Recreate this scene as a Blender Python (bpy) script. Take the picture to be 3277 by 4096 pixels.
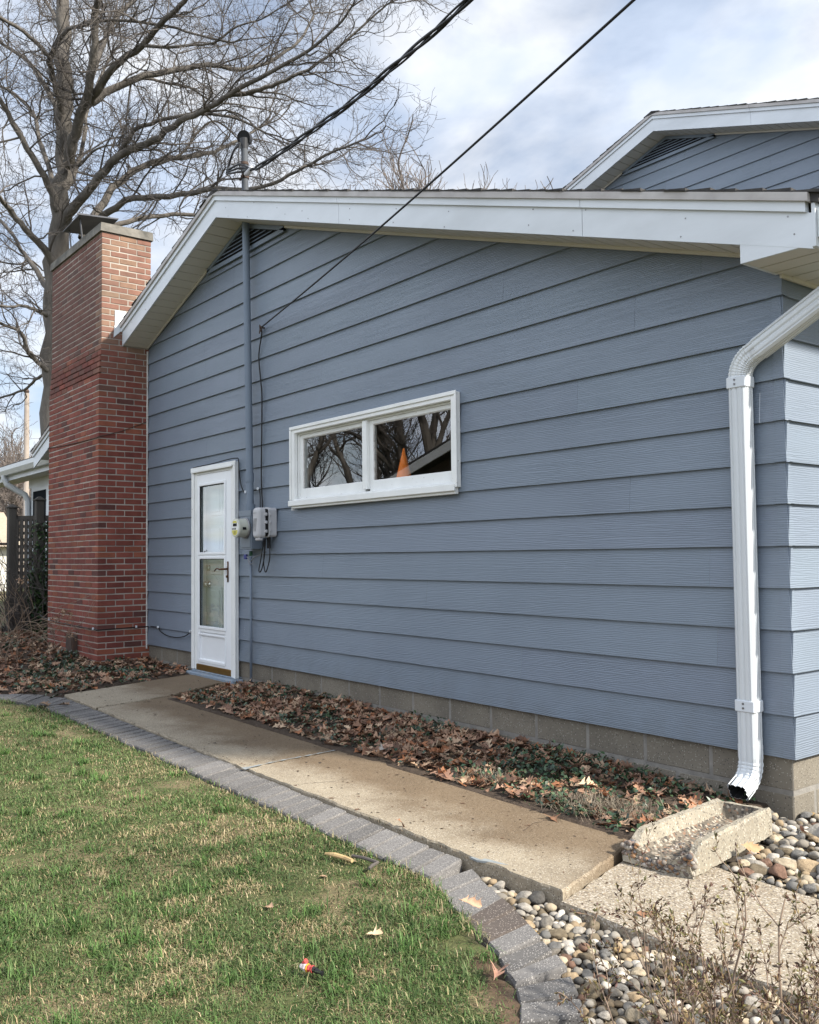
import bpy, math, random
import numpy as np
from mathutils import Vector, Matrix, noise as mnoise
for o in list(bpy.data.objects): bpy.data.objects.remove(o)
SC = bpy.context.scene
COL = SC.collection
R = math.radians
# ------------------------------------------------------------------ camera
cam = bpy.data.cameras.new('camera'); camo = bpy.data.objects.new('camera', cam); COL.objects.link(camo)
camo.location = (2.3363, -4.0796, 0.9732); camo.rotation_euler = (1.61804, 0.01043, 0.91084)
cam.sensor_fit = 'VERTICAL'; cam.sensor_height = 24.0; cam.sensor_width = 24.0
cam.lens = 3682.23 / 4096 * 24.0
cam.clip_start = 0.05; cam.clip_end = 2000
SC.camera = camo
# ------------------------------------------------------------------ light
SUN_D = Vector((-1.12, -0.46, -0.92)).normalized()          # direction the sunlight travels
S = -SUN_D
elev = math.asin(S.z); azim = math.atan2(S.x, S.y)          # azimuth measured from +Y towards +X
sun = bpy.data.lights.new('sun', 'SUN'); suno = bpy.data.objects.new('sun', sun); COL.objects.link(suno)
sun.energy = 4.9; sun.angle = R(4.0); sun.color = (1.0, 0.94, 0.84)
suno.rotation_euler = SUN_D.to_track_quat('-Z', 'Y').to_euler()
W = bpy.data.worlds.new('World'); SC.world = W; W.use_nodes = True
nt = W.node_tree; nt.nodes.clear()
def wn(t, **k):
    n = nt.nodes.new(t)
    for a, b in k.items(): setattr(n, a, b)
    return n
out = wn('ShaderNodeOutputWorld'); bg = wn('ShaderNodeBackground')
sky = wn('ShaderNodeTexSky', sky_type='NISHITA', sun_disc=False, sun_elevation=elev, sun_rotation=azim)
sky.altitude = 200; sky.air_density = 1.0; sky.dust_density = 1.0; sky.ozone_density = 1.5
tc = wn('ShaderNodeTexCoord'); sep = wn('ShaderNodeSeparateXYZ')
nt.links.new(tc.outputs['Generated'], sep.inputs[0])
zc = wn('ShaderNodeMath', operation='MAXIMUM'); zc.inputs[1].default_value = 0.0; nt.links.new(sep.outputs['Z'], zc.inputs[0])
za = wn('ShaderNodeMath', operation='ADD'); za.inputs[1].default_value = 0.22; nt.links.new(zc.outputs[0], za.inputs[0])
dx = wn('ShaderNodeMath', operation='DIVIDE'); dy = wn('ShaderNodeMath', operation='DIVIDE')
nt.links.new(sep.outputs['X'], dx.inputs[0]); nt.links.new(za.outputs[0], dx.inputs[1])
nt.links.new(sep.outputs['Y'], dy.inputs[0]); nt.links.new(za.outputs[0], dy.inputs[1])
cmb = wn('ShaderNodeCombineXYZ'); nt.links.new(dx.outputs[0], cmb.inputs[0]); nt.links.new(dy.outputs[0], cmb.inputs[1])
n1 = wn('ShaderNodeTexNoise'); n1.inputs['Scale'].default_value = 2.1; n1.inputs['Detail'].default_value = 7; n1.inputs['Roughness'].default_value = 0.55; n1.inputs['Distortion'].default_value = 0.2
mp = wn('ShaderNodeMapping'); mp.inputs['Rotation'].default_value = (0, 0, 0.6); mp.inputs['Scale'].default_value = (1.0, 1.25, 1); mp.inputs['Location'].default_value = (3.1, 1.2, 0)
nt.links.new(cmb.outputs[0], mp.inputs[0]); nt.links.new(mp.outputs[0], n1.inputs['Vector'])
cr = wn('ShaderNodeValToRGB'); cr.color_ramp.elements[0].position = 0.33; cr.color_ramp.elements[0].color = (0.30, 0.30, 0.30, 1)
cr.color_ramp.elements[1].position = 0.60; cr.color_ramp.elements[1].color = (1, 1, 1, 1)
nt.links.new(n1.outputs['Fac'], cr.inputs[0])
n2 = wn('ShaderNodeTexNoise'); n2.inputs['Scale'].default_value = 2.6; n2.inputs['Detail'].default_value = 5
nt.links.new(mp.outputs[0], n2.inputs['Vector'])
cr2 = wn('ShaderNodeValToRGB')                              # white tops to grey undersides of the clouds
cr2.color_ramp.elements[0].position = 0.40; cr2.color_ramp.elements[0].color = (4.6, 5.3, 6.5, 1)
cr2.color_ramp.elements[1].position = 0.60; cr2.color_ramp.elements[1].color = (6.9, 7.05, 7.3, 1)
nt.links.new(n2.outputs['Fac'], cr2.inputs[0])
# unseen clouds towards -Y are brightened to fill the shaded wall
gl = wn('ShaderNodeMapRange'); gl.inputs[1].default_value = -0.15; gl.inputs[2].default_value = 0.75; gl.inputs[3].default_value = 1.0; gl.inputs[4].default_value = 2.4
ng = wn('ShaderNodeMath', operation='MULTIPLY'); ng.inputs[1].default_value = -1.0; nt.links.new(sep.outputs['Y'], ng.inputs[0]); nt.links.new(ng.outputs[0], gl.inputs[0])
vm = wn('ShaderNodeVectorMath', operation='SCALE'); nt.links.new(cr2.outputs[0], vm.inputs[0]); nt.links.new(gl.outputs[0], vm.inputs['Scale'])
mix = wn('ShaderNodeMix', data_type='RGBA')
nt.links.new(cr.outputs[0], mix.inputs[0])
# ix: RGBA sockets
for i in mix.inputs:
    if i.type == 'RGBA' and i.name == 'A': nt.links.new(sky.outputs[0], i)
    if i.type == 'RGBA' and i.name == 'B': nt.links.new(vm.outputs[0], i)
mo = [o for o in mix.outputs if o.type == 'RGBA'][0]
nt.links.new(mo, bg.inputs['Color']); bg.inputs['Strength'].default_value = 0.082
nt.links.new(bg.outputs[0], out.inputs['Surface'])
SC.view_settings.view_transform = 'Standard'; SC.view_settings.look = 'None'
SC.view_settings.exposure = 0.95; SC.view_settings.gamma = 1.0; SC.view_settings.use_curve_mapping = False
SC.cycles.max_bounces = 8; SC.cycles.transparent_max_bounces = 12

# ------------------------------------------------------------------ materials
def rgba(c): return (c[0], c[1], c[2], 1)
def mat(name, c1, c2=None, scale=6.0, detail=6, stretch=(1, 1, 1), rough=0.75, spec=0.3, metal=0.0,
        bump=None, specks=(), attr=None, objvar=None, ramp=(0.3, 0.7), trans=0.0, agg=(), shade_stain=None):
    """colour noise between c1 and c2, optional specks [(colour, scale, threshold)], bump (scale, strength, distance)"""
    m = bpy.data.materials.new(name); m.use_nodes = True
    t = m.node_tree; b = t.nodes['Principled BSDF']
    def nn(ty, **k):
        n = t.nodes.new(ty)
        for a, v in k.items(): setattr(n, a, v)
        return n
    co = nn('ShaderNodeTexCoord'); mpn = nn('ShaderNodeMapping'); mpn.inputs['Scale'].default_value = stretch
    t.links.new(co.outputs['Object'], mpn.inputs[0]); vec = mpn.outputs[0]
    def noise(sc, de=4, ro=0.55):
        n = nn('ShaderNodeTexNoise'); n.inputs['Scale'].default_value = sc; n.inputs['Detail'].default_value = de; n.inputs['Roughness'].default_value = ro
        t.links.new(vec, n.inputs['Vector']); return n
    def mixc(fac, a, bb, bt='MIX'):
        x = nn('ShaderNodeMix', data_type='RGBA', blend_type=bt)
        fi = x.inputs[0]; A = [i for i in x.inputs if i.type == 'RGBA'][0]; B = [i for i in x.inputs if i.type == 'RGBA'][1]
        if isinstance(fac, (int, float)): fi.default_value = fac
        else: t.links.new(fac, fi)
        for s_, v in ((A, a), (B, bb)):
            if isinstance(v, tuple): s_.default_value = rgba(v)
            else: t.links.new(v, s_)
        return [o for o in x.outputs if o.type == 'RGBA'][0]
    if c2 is None: c2 = tuple(v * 0.82 for v in c1)
    n = noise(scale, detail); rr = nn('ShaderNodeMapRange'); rr.inputs[1].default_value = ramp[0]; rr.inputs[2].default_value = ramp[1]
    t.links.new(n.outputs['Fac'], rr.inputs[0])
    colr = mixc(rr.outputs[0], c1, c2)
    if attr:
        at = nn('ShaderNodeAttribute', attribute_name=attr)
        colr = mixc(1.0, at.outputs['Color'], colr, 'MULTIPLY')
    if objvar:
        oi = nn('ShaderNodeObjectInfo'); hs = nn('ShaderNodeHueSaturation')
        mr = nn('ShaderNodeMapRange'); mr.inputs[3].default_value = objvar[0]; mr.inputs[4].default_value = objvar[1]
        t.links.new(oi.outputs['Random'], mr.inputs[0]); t.links.new(mr.outputs[0], hs.inputs['Value']); t.links.new(colr, hs.inputs['Color']); colr = hs.outputs[0]
    for asc, parts, size in agg:                 # pebbles of the aggregate: Voronoi cells, each its own colour
        vo = nn('ShaderNodeTexVoronoi'); vo.inputs['Scale'].default_value = asc; t.links.new(vec, vo.inputs['Vector'])
        sx_ = nn('ShaderNodeSeparateColor'); t.links.new(vo.outputs['Color'], sx_.inputs[0])
        rp = nn('ShaderNodeValToRGB'); rp.color_ramp.interpolation = 'CONSTANT'; els = rp.color_ramp.elements
        while len(els) > 1: els.remove(els[-1])
        acc = 0
        for i, (wgt, cc_) in enumerate(parts):
            e_ = els[0] if i == 0 else els.new(acc)
            e_.position = acc; e_.color = (cc_[0], cc_[1], cc_[2], 1) if cc_ else (0, 0, 0, 0); acc += wgt
        t.links.new(sx_.outputs[0], rp.inputs[0])
        ms = nn('ShaderNodeMapRange'); ms.inputs[1].default_value = size; ms.inputs[2].default_value = size * .7; ms.inputs[3].default_value = 0; ms.inputs[4].default_value = 1
        t.links.new(vo.outputs['Distance'], ms.inputs[0])
        mm = nn('ShaderNodeMath', operation='MULTIPLY'); t.links.new(ms.outputs[0], mm.inputs[0]); t.links.new(rp.outputs['Alpha'], mm.inputs[1])
        colr = mixc(mm.outputs[0], colr, rp.outputs['Color'])
    if shade_stain:                                     # house shade painted in brown, mixed with bed dirt (object +Y side)
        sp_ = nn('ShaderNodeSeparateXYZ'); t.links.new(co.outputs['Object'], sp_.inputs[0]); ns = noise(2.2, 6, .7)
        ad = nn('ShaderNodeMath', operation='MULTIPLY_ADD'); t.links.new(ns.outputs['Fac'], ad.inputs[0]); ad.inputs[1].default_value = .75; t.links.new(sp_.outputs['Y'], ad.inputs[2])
        sm = nn('ShaderNodeMapRange'); sm.interpolation_type = 'SMOOTHSTEP'; sm.inputs[1].default_value = shade_stain[1]; sm.inputs[2].default_value = shade_stain[2]; t.links.new(ad.outputs[0], sm.inputs[0])
        colr = mixc(sm.outputs[0], colr, mixc(1.0, colr, shade_stain[0], 'MULTIPLY'))
    for sc_, ssc, th in specks:
        v = noise(ssc, 2); g = nn('ShaderNodeMapRange'); g.inputs[1].default_value = th; g.inputs[2].default_value = th + 0.05
        t.links.new(v.outputs['Fac'], g.inputs[0]); colr = mixc(g.outputs[0], colr, sc_)
    t.links.new(colr, b.inputs['Base Color'])
    b.inputs['Roughness'].default_value = rough; b.inputs['Specular IOR Level'].default_value = spec; b.inputs['Metallic'].default_value = metal
    if trans: b.inputs['Transmission Weight'].default_value = trans
    if bump:
        last = None
        bl = bump if isinstance(bump, list) else [bump]
        for sc_, st, di in bl:
            v = noise(sc_, 5, 0.6); bp = nn('ShaderNodeBump'); bp.inputs['Strength'].default_value = st; bp.inputs['Distance'].default_value = di
            t.links.new(v.outputs['Fac'], bp.inputs['Height'])
            if last: t.links.new(last, bp.inputs['Normal'])
            last = bp.outputs[0]
        t.links.new(last, b.inputs['Normal'])
    return m

def siding_mat(name, axis):
    """painted hardboard: embossed wavy wood grain running along each board"""
    m = mat(name, (0.176, 0.213, 0.264), (0.151, 0.184, 0.231), scale=1.1, rough=0.45, spec=0.4, attr='Col', ramp=(.35, .75))
    t = m.node_tree; b = t.nodes['Principled BSDF']
    co = t.nodes.new('ShaderNodeTexCoord'); mp_ = t.nodes.new('ShaderNodeMapping')
    mp_.inputs['Scale'].default_value = (0.10, 0.10, 1.0)
    t.links.new(co.outputs['Object'], mp_.inputs[0])
    wv = t.nodes.new('ShaderNodeTexWave'); wv.wave_type = 'BANDS'; wv.bands_direction = 'Z'; wv.wave_profile = 'SIN'
    wv.inputs['Scale'].default_value = 31; wv.inputs['Distortion'].default_value = 8; wv.inputs['Detail'].default_value = 2.5
    wv.inputs['Detail Scale'].default_value = 1.1; wv.inputs['Detail Roughness'].default_value = 0.62
    t.links.new(mp_.outputs[0], wv.inputs['Vector'])
    # rain-splashed grime along the lowest boards
    src = b.inputs['Base Color'].links[0].from_socket; sz = t.nodes.new('ShaderNodeSeparateXYZ'); t.links.new(co.outputs['Object'], sz.inputs[0])
    gn = t.nodes.new('ShaderNodeTexNoise'); gn.inputs['Scale'].default_value = 5; gn.inputs['Detail'].default_value = 6; t.links.new(co.outputs['Object'], gn.inputs['Vector'])
    ga = t.nodes.new('ShaderNodeMath'); ga.operation = 'MULTIPLY_ADD'; ga.inputs[1].default_value = -0.9; t.links.new(gn.outputs['Fac'], ga.inputs[0]); t.links.new(sz.outputs['Z'], ga.inputs[2])
    gm = t.nodes.new('ShaderNodeMapRange'); gm.interpolation_type = 'SMOOTHSTEP'; gm.inputs[1].default_value = 0.15; gm.inputs[2].default_value = -0.5; gm.inputs[3].default_value = 0; gm.inputs[4].default_value = 0.6; t.links.new(ga.outputs[0], gm.inputs[0])
    gx_ = t.nodes.new('ShaderNodeMix'); gx_.data_type = 'RGBA'; gx_.blend_type = 'MULTIPLY'; RG = [i_ for i_ in gx_.inputs if i_.type == 'RGBA']
    t.links.new(gm.outputs[0], gx_.inputs[0]); t.links.new(src, RG[0]); RG[1].default_value = (0.74, 0.70, 0.64, 1); t.links.new([o_ for o_ in gx_.outputs if o_.type == 'RGBA'][0], b.inputs['Base Color'])
    n = t.nodes.new('ShaderNodeTexNoise'); n.inputs['Scale'].default_value = 9; n.inputs['Detail'].default_value = 3
    t.links.new(mp_.outputs[0], n.inputs['Vector'])
    mu = t.nodes.new('ShaderNodeMath'); mu.operation = 'MULTIPLY'
    t.links.new(wv.outputs['Fac'], mu.inputs[0]); t.links.new(n.outputs['Fac'], mu.inputs[1])
    bp = t.nodes.new('ShaderNodeBump'); bp.inputs['Strength'].default_value = 0.62; bp.inputs['Distance'].default_value = 0.0036
    t.links.new(mu.outputs[0], bp.inputs['Height']); t.links.new(bp.outputs[0], b.inputs['Normal'])
    return m

MAT = {}
MAT['siding'] = siding_mat('blue painted hardboard', 0)
MAT['blue_paint'] = mat('blue gray paint', (0.19, 0.235, 0.295), scale=3, rough=0.5)
MAT['white'] = mat('white aluminium trim', (0.60, 0.635, 0.675), (0.50, 0.53, 0.56), scale=1.6, stretch=(1, 1, 3), rough=0.42, spec=0.4, ramp=(.4, .8), bump=(5, 0.10, 0.015))
MAT['entry'] = mat('entry door paint', (0.56, 0.60, 0.60), (0.50, 0.535, 0.535), scale=2, rough=0.4)
MAT['white_paint'] = mat('white painted wood', (0.78, 0.79, 0.78), (0.70, 0.71, 0.70), scale=5, rough=0.55, bump=(60, 0.15, 0.003), specks=[((0.42, 0.40, 0.37), 38, 0.72)])
MAT['door_white'] = mat('white enamel door', (0.80, 0.82, 0.84), (0.75, 0.77, 0.79), scale=2, rough=0.35, spec=0.5)
MAT['soffit'] = mat('off white vinyl soffit', (0.60, 0.58, 0.53), (0.55, 0.53, 0.485), scale=1.5, rough=0.55)
MAT['drip'] = mat('weathered drip edge', (0.46, 0.44, 0.43), (0.34, 0.32, 0.31), scale=7, rough=0.6)
MAT['shingle'] = mat('dark asphalt shingle', (0.035, 0.034, 0.036), (0.07, 0.066, 0.062), scale=30, rough=0.95, bump=(160, 0.5, 0.004))
MAT['block'] = mat('concrete block', (0.20, 0.178, 0.142), (0.125, 0.111, 0.090), scale=2.6, rough=0.95, agg=[(150, [(.80, None), (.10, (.30, .28, .24)), (.10, (.07, .062, .055))], .5)], bump=[(120, 0.5, 0.003), (9, 0.25, 0.01)])
MAT['block_mortar'] = mat('grey mortar', (0.25, 0.235, 0.21), (0.17, 0.16, 0.145), scale=14, rough=0.95, bump=(60, 0.6, 0.005))
MAT['brick'] = mat('red brick', (1.0, 1.0, 1.0), (0.72, 0.70, 0.70), scale=9, rough=0.9, attr='Col', bump=[(90, 0.5, 0.004), (14, 0.3, 0.006)], specks=[((0.085, 0.06, 0.05), 40, 0.71)])
MAT['mortar'] = mat('lime mortar', (0.40, 0.36, 0.315), (0.21, 0.185, 0.16), scale=2.5, rough=0.95, ramp=(.35, .7), bump=(70, 0.5, 0.004))
MAT['cap'] = mat('weathered concrete cap', (0.22, 0.205, 0.18), (0.07, 0.068, 0.06), scale=5.5, rough=0.95, bump=[(40, 0.5, 0.01), (150, 0.4, 0.004)])
MAT['flue_metal'] = mat('galvanised sheet', (0.30, 0.30, 0.31), (0.16, 0.16, 0.165), scale=5, rough=0.5, metal=0.5)
MAT['hood'] = mat('shade darkened sheet metal', (0.085, 0.085, 0.09), (0.05, 0.05, 0.055), scale=6, rough=0.6)  # darkened all over to carry the shade of the cover's underside
MAT['hood_plastic'] = mat('black weathered plastic', (0.035, 0.036, 0.04), rough=0.5)
MAT['dark_metal'] = mat('dark rusty iron', (0.05, 0.04, 0.036), (0.09, 0.055, 0.04), scale=14, rough=0.85, bump=(60, 0.3, 0.004))
MAT['downspout'] = mat('white enamelled aluminium', (0.56, 0.59, 0.61), (0.53, 0.555, 0.575), scale=3, rough=0.33, spec=0.5)
MAT['elbow'] = mat('dirty white elbow', (0.58, 0.605, 0.62), (0.36, 0.37, 0.37), scale=16, rough=0.38, spec=0.5, ramp=(0.45, 0.75))
MAT['black'] = mat('black inside', (0.012, 0.012, 0.013), rough=0.8)
MAT['conc'] = mat('exposed aggregate concrete', (0.3268, 0.2795, 0.2064), (0.2408, 0.2021, 0.1479), scale=2.5, rough=0.92, agg=[(170, [(.45, None), (.2, (0.4128, 0.3698, 0.301)), (.2, (0.1376, 0.1118, 0.086)), (.15, (0.258, 0.2064, 0.1462))], .55)], shade_stain=((.53, .455, .39), .08, .48), bump=[(150, 0.5, 0.003), (7, 0.2, 0.01)])
MAT['conc2'] = mat('coarse aggregate concrete', (0.3024, 0.2604, 0.1974), (0.2352, 0.1974, 0.147), scale=3, rough=0.92, agg=[(125, [(.30, None), (.25, (0.4368, 0.3948, 0.336)), (.2, (0.126, 0.1008, 0.0798)), (.15, (0.2268, 0.1764, 0.1302)), (.10, (0.3192, 0.252, 0.168))], .62), (190, [(.6, None), (.2, (0.42, 0.378, 0.3108)), (.2, (0.1428, 0.1176, 0.0924))], .5)], bump=[(75, 0.6, 0.004), (7, 0.2, 0.01)])
MAT['splash'] = mat('rough precast concrete', (0.315, 0.283, 0.222), (0.235, 0.21, 0.165), scale=7, rough=0.95, agg=[(130, [(.50, None), (.18, (.42, .385, .315)), (.20, (.13, .112, .09)), (.12, (.25, .20, .14))], .55)], bump=[(85, 0.6, 0.005), (30, 0.4, 0.006)])
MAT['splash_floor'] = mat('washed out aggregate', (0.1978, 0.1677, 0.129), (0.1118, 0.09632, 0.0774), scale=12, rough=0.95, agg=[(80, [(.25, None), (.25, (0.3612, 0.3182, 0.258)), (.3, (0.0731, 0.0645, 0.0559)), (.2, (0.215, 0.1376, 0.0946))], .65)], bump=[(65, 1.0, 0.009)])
MAT['paver'] = mat('grey concrete paver', (0.165, 0.158, 0.153), (0.102, 0.097, 0.094), scale=5, rough=0.95, objvar=(0.74, 1.2), agg=[(230, [(.66, None), (.20, (.36, .34, .32)), (.14, (.045, .042, .040))], .5)], bump=[(190, 0.6, 0.003), (20, 0.2, 0.008)])
MAT['paver_brown'] = mat('brownish concrete paver', (0.1025, 0.08446, 0.0738), (0.0697, 0.0574, 0.05084), scale=9, rough=0.95, agg=[(230, [(.72, None), (.15, (0.328, 0.287, 0.2542)), (.13, (0.0369, 0.0328, 0.02952))], .5)], bump=[(190, 0.6, 0.003)])
MAT['ground'] = mat('soil and thatch', (1.0, 1.0, 1.0), (0.62, 0.6, 0.58), scale=16, rough=1.0, attr='Col', bump=[(40, 0.8, 0.02), (200, 0.5, 0.006)])
MAT['blade'] = mat('grass blades', (1, 1, 1), (0.9, 0.9, 0.9), scale=2, rough=0.6, spec=0.25, attr='Col')
MAT['leaf'] = mat('dry oak leaf', (1, 1, 1), (0.68, 0.62, 0.58), scale=35, rough=0.75, attr='Col', bump=(90, 0.3, 0.003))
MAT['ivy'] = mat('vinca foliage', (1, 1, 1), (0.7, 0.75, 0.7), scale=20, rough=0.4, spec=0.5, attr='Col')
MAT['bark'] = mat('grey oak bark', (0.155, 0.140, 0.124), (0.075, 0.067, 0.060), scale=5, stretch=(1, 1, 0.18), rough=0.95, bump=[(22, 0.9, 0.04)])
MAT['twig'] = mat('oak twigs', (0.105, 0.092, 0.083), (0.07, 0.062, 0.057), scale=2, rough=0.9)
MAT['far_twig'] = mat('far twigs', (0.16, 0.135, 0.12), (0.12, 0.10, 0.09), scale=1, rough=0.9)
MAT['pole'] = mat('weathered pole', (0.36, 0.31, 0.27), (0.28, 0.24, 0.21), scale=3, rough=0.9)
MAT['steel'] = mat('shade darkened mast grey', (0.085, 0.093, 0.105), (0.07, 0.077, 0.088), scale=6, rough=0.65, spec=0.2)  # upper mast colour, darkened so the pipe looks out of the sun
MAT['fence'] = mat('weathered grey cedar', (0.10, 0.092, 0.082), (0.055, 0.05, 0.045), scale=9, stretch=(1, 1, 0.12), rough=0.95, bump=(50, 0.4, 0.004))
MAT['cable'] = mat('black rubber cable', (0.012, 0.012, 0.013), rough=0.5)
MAT['grey_pvc'] = mat('blue grey painted conduit', (0.175, 0.215, 0.27), (0.155, 0.19, 0.24), scale=3, rough=0.6, spec=0.2)
MAT['meter_box'] = mat('grey painted steel box', (0.150, 0.183, 0.225), (0.135, 0.165, 0.205), scale=4, rough=0.4, spec=0.45)
MAT['plastic'] = mat('light grey plastic', (0.47, 0.47, 0.485), (0.43, 0.43, 0.445), scale=5, rough=0.5)
MAT['meter_body'] = mat('cream meter body', (0.52, 0.53, 0.46), (0.46, 0.47, 0.41), scale=5, rough=0.35, spec=0.5)
MAT['yellow'] = mat('yellow meter label', (0.62, 0.56, 0.10), (0.55, 0.50, 0.12), scale=9, rough=0.5)
MAT['blue_clip'] = mat('blue plastic seal', (0.03, 0.04, 0.22), rough=0.4)
MAT['green_clip'] = mat('green ground lug', (0.03, 0.10, 0.06), rough=0.5)
MAT['brass'] = mat('brass sweep', (0.26, 0.15, 0.035), (0.18, 0.10, 0.025), scale=8, rough=0.38, metal=0.75)
MAT['bronze'] = mat('antique bronze', (0.15, 0.075, 0.04), (0.09, 0.05, 0.03), scale=20, rough=0.4, metal=0.7)
MAT['chrome'] = mat('satin nickel', (0.55, 0.54, 0.50), rough=0.2, metal=1.0)
MAT['screw'] = mat('zinc screw', (0.25, 0.25, 0.26), rough=0.4, metal=0.8)
MAT['sill_paint'] = mat('blue painted concrete sill', (0.20, 0.25, 0.31), (0.27, 0.29, 0.31), scale=9, rough=0.85, ramp=(0.45, 0.7), bump=(60, 0.5, 0.004))
MAT['cone'] = mat('orange plastic cone', (0.92, 0.21, 0.02), (0.88, 0.19, 0.015), scale=4, rough=0.42)
MAT['room'] = mat('dim room wall', (0.10, 0.10, 0.105), rough=0.9)
MAT['screen'] = mat('dark window screen', (0.012, 0.015, 0.02), rough=0.9, spec=0.05)
MAT['caulk'] = mat('white caulk', (0.62, 0.61, 0.58), (0.40, 0.38, 0.36), scale=20, rough=0.7)
MAT['blue_sealant'] = mat('pale blue sealant', (0.27, 0.29, 0.295), (0.17, 0.185, 0.19), scale=24, rough=0.8)
MAT['shrub'] = mat('shrub stems', (0.27, 0.20, 0.145), (0.17, 0.125, 0.095), scale=20, rough=0.85)
MAT['shrub_leaf'] = mat('shrub buds', (1, 1, 1), (0.8, 0.8, 0.8), scale=30, rough=0.6, attr='Col')
MAT['straw'] = mat('dead grass', (0.36, 0.30, 0.20), (0.24, 0.19, 0.12), scale=30, rough=0.9)
MAT['santa_red'] = mat('red santa figurine', (0.48, 0.03, 0.025), (0.40, 0.10, 0.09), scale=120, rough=0.45)
MAT['santa_white'] = mat('white santa figurine', (0.62, 0.58, 0.57), (0.5, 0.4, 0.4), scale=60, rough=0.4)
MAT['yellow_foil'] = mat('yellow wrapper', (0.75, 0.5, 0.05), rough=0.4)
MAT['brown_wall'] = mat('brown siding', (0.16, 0.12, 0.09), rough=0.8)
MAT['tan_roof'] = mat('tan shingles', (0.40, 0.33, 0.25), (0.30, 0.25, 0.19), scale=12, rough=0.95)
MAT['wood_pale'] = mat('broken wood', (0.50, 0.36, 0.18), (0.38, 0.26, 0.13), scale=40, rough=0.8)

def glass_mat(name, tint=(0.9, 0.95, 0.95)):
    m = bpy.data.materials.new(name); m.use_nodes = True; t = m.node_tree; t.nodes.clear()
    o = t.nodes.new('ShaderNodeOutputMaterial'); g = t.nodes.new('ShaderNodeBsdfGlossy'); g.inputs['Roughness'].default_value = 0.004
    tr = t.nodes.new('ShaderNodeBsdfTransparent'); tr.inputs['Color'].default_value = rgba(tint)
    fr = t.nodes.new('ShaderNodeFresnel'); ge = t.nodes.new('ShaderNodeNewGeometry'); mr = t.nodes.new('ShaderNodeMapRange'); mr.inputs[3].default_value = 1.52; mr.inputs[4].default_value = 1 / 1.52
    t.links.new(ge.outputs['Backfacing'], mr.inputs[0]); t.links.new(mr.outputs[0], fr.inputs['IOR'])
    mu = t.nodes.new('ShaderNodeMath'); mu.operation = 'MULTIPLY'; mu.inputs[1].default_value = 2.8; mu.use_clamp = True
    t.links.new(fr.outputs[0], mu.inputs[0])
    x = t.nodes.new('ShaderNodeMixShader'); t.links.new(mu.outputs[0], x.inputs[0]); t.links.new(tr.outputs[0], x.inputs[1]); t.links.new(g.outputs[0], x.inputs[2])
    t.links.new(x.outputs[0], o.inputs['Surface']); return m
MAT['glass'] = glass_mat('window glass')

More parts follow.
